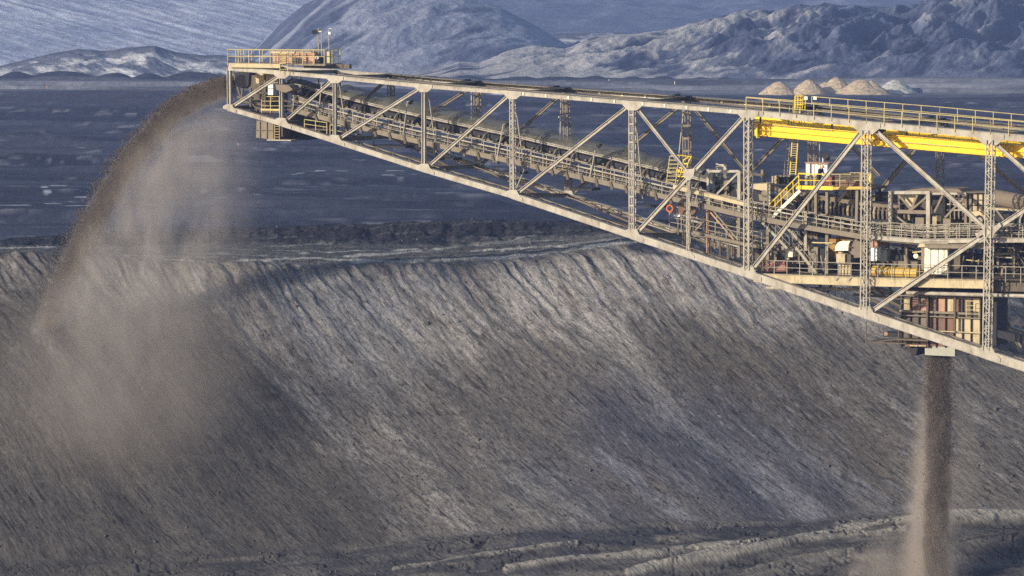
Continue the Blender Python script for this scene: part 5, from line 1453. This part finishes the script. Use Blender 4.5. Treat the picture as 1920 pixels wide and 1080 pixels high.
def marker(px, py, hpx, mt, lab):
    c = ground_pt(px, py); m = (c - CAMP).length / 8000.0
    t = thing('marker_post', c, lab, 'marker post', 'survey marker posts on the plain')
    r = 0.10
    mb = MB(); mb.tube(c - Vector((0, 0, .3)), c + Vector((0, 0, hpx * m * 0.6)), r, 7); part(mb, 'stake', 'steel' if mt == 'white' else mt, t)
    mb = MB(); mb.tube(c + Vector((0, 0, hpx * m * 0.6)), c + Vector((0, 0, hpx * m)), r * 1.15, 7); part(mb, 'cap', mt, t)
MK = [(97, 152, 7, 'white', 'white marker post at the foot of the dark mounds in the far left'),
      (88, 169, 8, 'salmon', 'reddish marker post on the pale field in the far left'),
      (28, 188, 9, 'tan', 'tan marker post on the dark strip near the left edge'),
      (21, 260, 9, 'tan', 'tan marker post lowest at the left edge of the plain'),
      (395, 151, 6, 'white', 'white marker post just left of the bridge head'),
      (404, 246, 10, 'white', 'white marker post right of the falling spoil below the bridge head'),
      (447, 278, 10, 'salmon', 'reddish marker post below the hanging bin'),
      (511, 347, 5, 'tan', 'short tan marker post, leftmost of three under the bridge'),
      (532, 341, 11, 'salmon', 'tallest reddish marker post of the group under the bridge'),
      (570, 340, 9, 'salmon', 'reddish marker post right of the tallest one under the bridge'),
      (596, 341, 9, 'salmon', 'rightmost reddish marker post of the group under the bridge'),
      (1142, 158, 9, 'white', 'white marker post at the foot of the rugged hill'),
      (1265, 162, 9, 'white', 'white marker post above the top chord, left of the sand piles'),
      (1240, 210, 8, 'white', 'white marker post seen just under the top chord left of the X brace'),
      (1048, 227, 9, 'white', 'white marker post seen between two far posts of the bridge'),
      (1816, 168, 9, 'white', 'white marker post on the far plain right of the pale grey pile')]
for a in MK: marker(*a)
# ================================================================== THE WORKER
def skin_mesh(name, chain, edges, radii, mat, parent=None, root=0, sub=2, loc=None):
    me = bpy.data.meshes.new(name); me.from_pydata([tuple(c) for c in chain], edges, [])
    o = bpy.data.objects.new(name, me); C.objects.link(o)
    sk = o.modifiers.new('skin', 'SKIN'); sk.use_smooth_shade = True
    for i, r in enumerate(radii):
        r = r if isinstance(r, tuple) else (r, r)
        me.skin_vertices[0].data[i].radius = r
        me.skin_vertices[0].data[i].use_root = (i == root)
    ss = o.modifiers.new('sub', 'SUBSURF'); ss.levels = sub; ss.render_levels = sub
    dg = bpy.context.evaluated_depsgraph_get(); dg.update()
    me2 = bpy.data.meshes.new_from_object(o.evaluated_get(dg))
    bpy.data.objects.remove(o); me2.materials.clear(); me2.materials.append(mat); me2.name = name
    o2 = bpy.data.objects.new(name, me2)
    return link(o2, parent)

def build_worker():
    base = P(1536, 350.3, 2.35)
    # local frame: fwd = direction the worker faces (to the right and a little towards us), side = his left
    fwd = (AX * 0.93 - WX * 0.37).normalized(); up = Vector((0, 0, 1)); lf = up.cross(fwd)
    def L(f, s, u): return base + fwd * f + lf * s + up * u
    J = {'pel': (0, 0, .95), 'sp': (.05, 0, 1.15), 'ch': (.16, 0, 1.34), 'nk': (.26, 0, 1.47), 'hd': (.34, 0, 1.53), 'tp': (.38, 0, 1.62)}
    for s, k in ((1, 'l'), (-1, 'r')):
        J[k + 'hip'] = (0, .10 * s, .90); J[k + 'kn'] = (.05, .12 * s, .50); J[k + 'an'] = (-.02, .13 * s, .09); J[k + 'to'] = (.14, .15 * s, .05)
        J[k + 'sh'] = (.18, .19 * s, 1.38); J[k + 'el'] = (.20, .25 * s, 1.10); J[k + 'wr'] = (.42, .17 * s, 1.02); J[k + 'pa'] = (.49, .15 * s, 1.01)
    names = list(J); pts = [L(*J[n]) for n in names]; ix = {n: i for i, n in enumerate(names)}
    ed = [('pel', 'sp'), ('sp', 'ch'), ('ch', 'nk'), ('nk', 'hd'), ('hd', 'tp')]
    R = {'pel': .13, 'sp': .13, 'ch': .15, 'nk': .055, 'hd': .085, 'tp': .08}
    for k in 'lr':
        ed += [('pel', k + 'hip'), (k + 'hip', k + 'kn'), (k + 'kn', k + 'an'), (k + 'an', k + 'to'), ('ch', k + 'sh'), (k + 'sh', k + 'el'), (k + 'el', k + 'wr'), (k + 'wr', k + 'pa')]
        R.update({k + 'hip': .09, k + 'kn': .06, k + 'an': .042, k + 'to': .035, k + 'sh': .06, k + 'el': .043, k + 'wr': .028, k + 'pa': .036})
        s = 1 if k == 'l' else -1
        for fi, (off, ln) in enumerate(((-.03, .055), (-.01, .065), (.01, .062), (.03, .05), (-.045, .035))):
            a, b = f'{k}f{fi}a', f'{k}f{fi}b'
            J[a] = (.52 if fi < 4 else .49, .15 * s + off * s, 1.0); J[b] = (.52 + ln, .15 * s + off * s, .97)
            names += [a, b]; ix[a] = len(pts); pts.append(L(*J[a])); ix[b] = len(pts); pts.append(L(*J[b]))
            ed += [(k + 'pa', a), (a, b)]; R[a] = .010; R[b] = .008
    body = skin_mesh('person', pts, [(ix[a], ix[b]) for a, b in ed], [R[n] for n in names], M['skin'])
    tag(body, 'worker in dark blue jacket and yellow helmet leaning forward on the yellow platform', 'person')
    def sub(name, keys, edges, rad, mat):
        p = [L(*J[k]) for k in keys]; i2 = {k: i for i, k in enumerate(keys)}
        return skin_mesh(name, p, [(i2[a], i2[b]) for a, b in edges], rad, M[mat], body)
    sub('jacket', ['pel', 'sp', 'ch', 'nk', 'lsh', 'lel', 'lwr', 'rsh', 'rel', 'rwr'],
        [('pel', 'sp'), ('sp', 'ch'), ('ch', 'nk'), ('ch', 'lsh'), ('lsh', 'lel'), ('lel', 'lwr'), ('ch', 'rsh'), ('rsh', 'rel'), ('rel', 'rwr')],
        [.165, .175, .19, .075, .09, .07, .048, .09, .07, .048], 'blue')
    sub('trousers', ['pel', 'lhip', 'lkn', 'lan', 'rhip', 'rkn', 'ran'],
        [('pel', 'lhip'), ('lhip', 'lkn'), ('lkn', 'lan'), ('pel', 'rhip'), ('rhip', 'rkn'), ('rkn', 'ran')],
        [.15, .115, .085, .065, .115, .085, .065], 'blue')
    for k in 'lr':
        sub('boot', [k + 'an', k + 'to'], [(k + 'an', k + 'to')], [.06, .052], 'dark')
    # helmet: dome, brim; face parts
    bm_ = MB(); c = L(.36, 0, 1.60); n = 14
    hup = (up * .93 + fwd * .36).normalized(); hf = (fwd - hup * fwd.dot(hup)).normalized(); hl = hup.cross(hf)
    rings = []
    for j in range(6):
        ph = j / 6 * math.pi / 2; rings.append([c + (hf * math.cos(2 * math.pi * i / n) * .145 + hl * math.sin(2 * math.pi * i / n) * .125) * math.cos(ph) + hup * .13 * math.sin(ph) for i in range(n)])
    vs = [v for r_ in rings for v in r_] + [c + hup * .13]
    fs = [(j * n + i, j * n + (i + 1) % n, (j + 1) * n + (i + 1) % n, (j + 1) * n + i) for j in range(5) for i in range(n)] + [(5 * n + i, 5 * n + (i + 1) % n, 6 * n) for i in range(n)]
    bm_.add(vs, fs)
    bm_.plate([c + hf * .10 + hl * .11, c + hf * .20 + hl * .06, c + hf * .20 - hl * .06, c + hf * .10 - hl * .11], hup * .012)
    o = bm_.build('helmet', M['tankyel'], body)
    for s in (1, -1):
        mb = MB(); q = c - hup * .05 + hf * .088 + hl * .032 * s; mb.tube(q, q + hf * .008, .011, 8); mb.build('eye', M['dark'], body)
    mb = MB(); q = c - hup * .075 + hf * .085; mb.tube(q + hup * .02, q + hf * .03 - hup * .01, .008, 6, .014); mb.build('nose', M['skin'], body)
build_worker()
# ================================================================== FALLING SPOIL AND DUST
SPOUT = P(432, 147, 4.6)             # where the spoil leaves the head pulley
def drop(s):                         # how far the thrown stream has fallen s metres out
    return 0.1165 * s + 0.0526 * s * s

def grains_mesh(name, pts, sizes, mat, seed):
    rs = np.random.RandomState(seed); n = len(pts)
    base = np.array([(1, 1, 1), (1, -1, -1), (-1, 1, -1), (-1, -1, 1)], float) * 0.6
    v = base[None] * sizes[:, None, None] * rs.uniform(.6, 1.4, (n, 4, 3))
    a = rs.uniform(0, 6.28, n); c, s = np.cos(a), np.sin(a)
    x = v[:, :, 0] * c[:, None] - v[:, :, 1] * s[:, None]; y = v[:, :, 0] * s[:, None] + v[:, :, 1] * c[:, None]
    v = np.stack([x, y, v[:, :, 2]], -1) + pts[:, None, :]
    me = bpy.data.meshes.new(name)
    me.vertices.add(n * 4); me.vertices.foreach_set('co', v.reshape(-1).astype(np.float32))
    f = np.array([(0, 1, 2), (0, 3, 1), (0, 2, 3), (1, 3, 2)])
    F = (f[None] + (np.arange(n) * 4)[:, None, None]).reshape(-1)
    me.loops.add(len(F)); me.loops.foreach_set('vertex_index', F.astype(np.int32))
    me.polygons.add(n * 4); me.polygons.foreach_set('loop_start', (np.arange(n * 4) * 3).astype(np.int32))
    me.update(calc_edges=True); me.materials.append(mat)
    o = bpy.data.objects.new(name, me); C.objects.link(o)
    tag(o, kind='stuff')
    return o
m_gr = paint('spoil_grains', (0.12, 0.10, 0.082), 0.95, (0.05, 0.043, 0.036), 0.8, nscale=2.5)

m_clod = paint('clods', (0.10, 0.097, 0.095), 0.95, (0.035, 0.034, 0.034), 0.8, nscale=0.8)
rs = np.random.RandomState(4)
n = 46000
s = 19.5 * rs.rand(n) ** 0.85 - 1.0
thick = 0.33 + 0.020 * np.maximum(s, 0)
dn = rs.normal(0, 1, n) * thick * 0.55; dn = np.where(dn < 0, dn * 0.75, dn * 1.3)
lump = fbm(s * 1.6, dn * 2.2, 3, 401)
keep = rs.rand(n) < (0.55 + 1.3 * lump) * np.clip(1.25 - s / 26.0, 0, 1)
s, dn, thick = s[keep], dn[keep], thick[keep]
w = rs.normal(0, 1, len(s)) * (0.75 + 0.03 * s)
pts = np.array(SPOUT)[None] - np.array(AX)[None] * s[:, None] + np.array(WX)[None] * w[:, None]
pts[:, 2] -= drop(np.maximum(s, -1)) * np.sign(np.maximum(s, 0)) + dn * np.sqrt(1 + (0.1165 + 0.105 * np.maximum(s, 0)) ** 2) + 0.1
grains_mesh('thrown_spoil', pts, rs.uniform(0.03, 0.085, len(s)), m_gr, 1)

SP2 = P(1760, 667, 4.0)
n = 40000
h = 22.0 * rs.rand(n) ** 1.0
rad = 0.95 + 0.012 * h
a = rs.rand(n) * 6.283; rr = np.sqrt(rs.rand(n)) * rad * (1 + (0.14 + 0.012 * h) * rs.randn(n)) * (1 + 0.30 * fbm(np.cos(a) * 1.3 + 7, h / 2.0 + np.sin(a), 3, 417))
x = rr * np.cos(a) + 0.5 * sstep(2, 16, h) * fbm(h / 5, h * 0, 2, 431); y = rr * np.sin(a)
keep = rs.rand(n) < np.clip(1.05 - h / 21.0, 0, 1) * (0.6 + 1.2 * fbm(x * 1.5 + 4, h / 1.6, 3, 411))
pts = np.array(SP2)[None] + np.array(AX)[None] * x[keep][:, None] + np.array(WX)[None] * y[keep][:, None]; pts[:, 2] -= h[keep]
grains_mesh('falling_spoil', pts, rs.uniform(0.03, 0.085, len(pts)), m_gr, 2)

grains_mesh('loose_clods', CLOD_PTS, np.random.RandomState(3).gamma(2.2, 0.030, len(CLOD_PTS)) + 0.03, m_clod, 5)

# -- dust as real participating clouds
class NT:
    def __init__(s, name):
        s.m = bpy.data.materials.new(name); s.m.use_nodes = True; s.nt = s.m.node_tree
        for n_ in list(s.nt.nodes):
            if n_.type == 'BSDF_PRINCIPLED': s.nt.nodes.remove(n_)
        s.out = s.nt.nodes['Material Output']
        tc = s.nt.nodes.new('ShaderNodeTexCoord'); s.obj = tc.outputs['Object']
        sp = s.nt.nodes.new('ShaderNodeSeparateXYZ'); s.nt.links.new(s.obj, sp.inputs[0]); s.x, s.y, s.z = sp.outputs
    def _in(s, sock, v):
        if isinstance(v, (int, float)): sock.default_value = v
        else: s.nt.links.new(v, sock)
    def op(s, o, a, b=0.0, c=0.0):
        n_ = s.nt.nodes.new('ShaderNodeMath'); n_.operation = o
        s._in(n_.inputs[0], a); s._in(n_.inputs[1], b)
        if len(n_.inputs) > 2: s._in(n_.inputs[2], c)
        return n_.outputs[0]
    def add(s, a, b): return s.op('ADD', a, b)
    def sub(s, a, b): return s.op('SUBTRACT', a, b)
    def mul(s, a, b): return s.op('MULTIPLY', a, b)
    def step(s, a, lo, hi):
        n_ = s.nt.nodes.new('ShaderNodeMapRange'); n_.interpolation_type = 'SMOOTHSTEP'
        s._in(n_.inputs[0], a); s._in(n_.inputs[1], float(lo)); s._in(n_.inputs[2], float(hi)); return n_.outputs[0]
    def inv(s, a): return s.sub(1.0, a)
    def expn(s, a, k): return s.op('EXPONENT', s.mul(a, -1.0 / k))
    def noise(s, sc, scale, detail=4, rough=0.55, dist=0.0, off=(0, 0, 0)):
        mp = s.nt.nodes.new('ShaderNodeMapping'); mp.inputs['Scale'].default_value = sc; mp.inputs['Location'].default_value = off
        s.nt.links.new(s.obj, mp.inputs[0]); n_ = s.nt.nodes.new('ShaderNodeTexNoise')
        n_.inputs['Scale'].default_value = scale; n_.inputs['Detail'].default_value = detail; n_.inputs['Roughness'].default_value = rough; n_.inputs['Distortion'].default_value = dist
        s.nt.links.new(mp.outputs[0], n_.inputs['Vector']); return n_.outputs[0]
    def finish(s, dens, col, aniso=0.2, core=None, ccol=None):
        v = s.nt.nodes.new('ShaderNodeVolumePrincipled'); v.inputs['Color'].default_value = (*col, 1)
        if core is not None:
            mx = s.nt.nodes.new('ShaderNodeMix'); mx.data_type = 'RGBA'
            mx.inputs[6].default_value = (*col, 1); mx.inputs[7].default_value = (*ccol, 1)
            s.nt.links.new(s.step(core, 0.05, 1.2), mx.inputs[0]); s.nt.links.new(mx.outputs[2], v.inputs['Color'])
        s._in(v.inputs['Density'], dens); v.inputs['Anisotropy'].default_value = aniso
        s.nt.links.new(v.outputs[0], s.out.inputs['Volume']); return s.m

def vol_box(name, loc, rz, poly, y0, y1, mat):
    """poly: outline in the local x-z plane (convex or not), extruded in y"""
    mb = MB(); pts = [Vector((x, y0, z)) for x, z in poly]
    mb.plate(pts, Vector((0, y1 - y0, 0)))
    me = bpy.data.meshes.new(name); me.from_pydata(mb.v, [], mb.f)
    bm = bmesh.new(); bm.from_mesh(me); bmesh.ops.recalc_face_normals(bm, faces=bm.faces[:]); bm.to_mesh(me); bm.free()
    me.materials.append(mat)
    o = bpy.data.objects.new(name, me); o.location = loc; o.rotation_euler = (0, 0, rz); C.objects.link(o)
    tag(o, kind='stuff'); return o

# thrown plume.  local x = along the bridge (negative = thrown out), z up
g = NT('thrown_dust')
s_ = g.mul(g.x, -1.0)
sp_ = g.op('MAXIMUM', s_, 0.0)
dr = g.add(g.mul(sp_, 0.1165), g.mul(g.mul(sp_, sp_), 0.0526))
below = g.sub(g.mul(g.z, -1.0), dr)                         # metres under the arc
tn_ = g.op('SQRT', g.add(1.0, g.mul(g.add(g.mul(sp_, 0.1052), 0.1165), g.add(g.mul(sp_, 0.1052), 0.1165))))
perp = g.op('DIVIDE', below, tn_)
nz = g.noise((1.0, 0.7, 0.45), 0.42, 5, 0.6, 0.3)
nf = g.noise((1.0, 1.0, 0.6), 2.0, 5, 0.65)
# core
wc = g.inv(g.step(g.op('ABSOLUTE', g.y), 0.5, 1.9))
th = g.add(0.45, g.mul(sp_, 0.045))
core = g.mul(g.step(g.add(perp, g.mul(g.sub(nf, .5), 0.7)), -0.10, 0.30), g.inv(g.step(g.sub(perp, g.mul(g.sub(nf, .5), 1.2)), g.mul(th, 1.0) if False else 0.55, 2.0)))
core = g.mul(g.mul(core, wc), g.mul(4.2, g.step(nf, 0.25, 0.6)))
core = g.mul(core, g.inv(g.step(s_, 15.5, 20.5)))
# curtain of dust under the arc
cur = g.mul(g.step(g.add(perp, g.mul(g.sub(nz, .5), 1.5)), 0.7, 3.4), g.expn(g.op('MAXIMUM', below, 0.0), 12.0))
wy = g.inv(g.step(g.op('ABSOLUTE', g.add(g.y, g.mul(g.sub(nz, .5), 3.0))), 1.5, 4.6))
lft = g.inv(g.step(g.add(g.mul(s_, -1.0), g.mul(g.sub(nz, .5), 3.0)), -4.8, 4.0))    # thins out to the right
edge = g.inv(g.step(s_, 16.0, 20.0))
topf = g.step(g.mul(g.z, -1.0), 0.6, 4.5)
st_ = g.noise((1.3, 1.0, 0.28), 0.6, 5, 0.6, 0.9, (3, 1, 0))
curt = g.mul(g.mul(g.mul(cur, wy), g.mul(lft, edge)), g.mul(topf, g.mul(g.step(st_, 0.12, 0.80), 1.0)))
curt = g.mul(curt, g.mul(g.step(nz, 0.25, 0.70), 0.62))
bot = g.inv(g.step(g.mul(g.z, -1.0), 19.0, 27.0))
m_pl = g.finish(g.mul(g.add(core, curt), bot), (0.84, 0.77, 0.71), 0.15, core, (0.24, 0.195, 0.16))
poly = [(0.0, 0.7)] + [(-q, -drop(q) + 0.95 + 0.03 * q) for q in (2, 4, 6, 8, 10, 12, 14, 16, 18, 20)] + [(-20.5, -27.5), (4.0, -27.5), (4.0, -4.0), (0.3, -1.6)]
vol_box('thrown_dust', SPOUT, -YAW, poly, -5.0, 5.0, m_pl)

# low cloud that spreads where the plume lands
g = NT('landing_dust')
r2 = g.op('SQRT', g.add(g.add(g.op('POWER', g.mul(g.x, 1 / 15.0), 2.0), g.op('POWER', g.mul(g.y, 1 / 6.5), 2.0)), g.op('POWER', g.mul(g.z, 1 / 12.0), 2.0)))
nz = g.noise((1.0, 1.0, 0.7), 0.22, 5, 0.6, 0.5)
d = g.mul(g.inv(g.step(g.add(r2, g.mul(g.sub(nz, .5), 0.9)), 0.25, 1.0)), g.mul(g.step(nz, 0.25, 0.65), 0.10))
m_ld = g.finish(d, (0.80, 0.73, 0.67), 0.1)
cc = at(215, 715, 356.0)
vol_box('landing_dust', cc, 0.0, [(-15, -12), (15, -12), (15, 12), (-15, 12)], -7, 9, m_ld)

# falling column and its veil
g = NT('column_dust')
hh = g.mul(g.z, -1.0)
nz = g.noise((1.0, 1.0, 0.40), 0.8, 5, 0.62, 0.4)
nf = g.noise((1.0, 1.0, 0.5), 2.6, 4, 0.65)
r = g.op('SQRT', g.add(g.mul(g.x, g.x), g.mul(g.y, g.y)))
core = g.mul(g.inv(g.step(g.add(r, g.mul(g.add(g.sub(nf, .5), g.mul(g.sub(nz, .5), 1.2)), 1.5)), 0.45, 1.30)), g.mul(3.6, g.step(nf, 0.2, 0.6)))
core = g.mul(core, g.inv(g.step(hh, 15.0, 24.0)))
xo = g.add(g.x, g.add(0.30, g.mul(hh, 0.022)))
nL = g.noise((1.0, 1.0, 0.6), 0.33, 3, 0.6, 0.8, (5, 2, 1))
xo = g.add(xo, g.mul(g.sub(nL, .5), g.mul(g.step(hh, 2.0, 9.0), 2.6)))
rv = g.op('SQRT', g.add(g.mul(xo, xo), g.mul(g.y, g.y)))
rw = g.sub(rv, g.mul(hh, 0.035))
veil = g.mul(g.inv(g.step(g.add(rw, g.mul(g.sub(nz, .5), 3.2)), 0.3, 2.0)), g.mul(g.step(hh, 1.0, 9.0), 0.9))
base = g.step(hh, 13.0, 21.0)
rb_ = g.op('SQRT', g.add(g.op('POWER', g.mul(g.add(g.x, 3.0), 0.14), 2.0), g.op('POWER', g.mul(g.y, 0.25), 2.0)))
puff = g.mul(g.inv(g.step(g.add(rb_, g.mul(g.sub(nz, .5), 1.2)), 0.2, 1.0)), g.mul(base, 0.55))
xr = g.sub(g.x, 2.4)
wisp = g.mul(g.inv(g.step(g.add(g.op('SQRT', g.add(g.mul(xr, xr), g.mul(g.y, g.y))), g.mul(g.sub(nz, .5), 1.4)), 0.1, 1.3)), g.mul(g.step(hh, 2.0, 8.0), g.mul(0.12, g.inv(g.step(hh, 11, 17)))))
dn_ = g.add(g.add(core, g.mul(veil, g.step(nz, 0.2, 0.65))), g.add(g.mul(puff, g.step(nz, 0.3, 0.65)), wisp))
m_cd = g.finish(dn_, (0.85, 0.76, 0.68), 0.15, core, (0.17, 0.14, 0.115))
vol_box('column_dust', SP2, -YAW, [(-1.6, 0), (1.6, 0), (4.2, -3), (4.2, -17), (5.5, -26), (-11.5, -26), (-7.0, -17), (-2.2, -8), (-2.0, -3)], -3.8, 3.8, m_cd)
# ------------------------------------------------------------------ the air
def build_haze():
    m = bpy.data.materials.new('haze_air'); m.use_nodes = True
    nt = m.node_tree
    for n in list(nt.nodes):
        if n.type == 'BSDF_PRINCIPLED': nt.nodes.remove(n)
    v = nt.nodes.new('ShaderNodeVolumePrincipled')
    v.inputs['Color'].default_value = (0.36, 0.50, 0.98, 1)
    v.inputs['Density'].default_value = 0.00017
    v.inputs['Anisotropy'].default_value = 0.0
    nt.links.new(v.outputs[0], nt.nodes['Material Output'].inputs['Volume'])
    x0, x1, y0, y1, z0, z1 = -2600, 2600, -500, 4000, -46.0, 150.0
    vs = [(x, y, z) for z in (z0, z1) for y in (y0, y1) for x in (x0, x1)]
    fs = [(0, 2, 3, 1), (4, 5, 7, 6), (0, 1, 5, 4), (2, 6, 7, 3), (0, 4, 6, 2), (1, 3, 7, 5)]
    me = bpy.data.meshes.new('haze'); me.from_pydata(vs, [], fs); me.materials.append(m)
    o = bpy.data.objects.new('haze', me); C.objects.link(o)
    tag(o, kind='stuff')
build_haze()
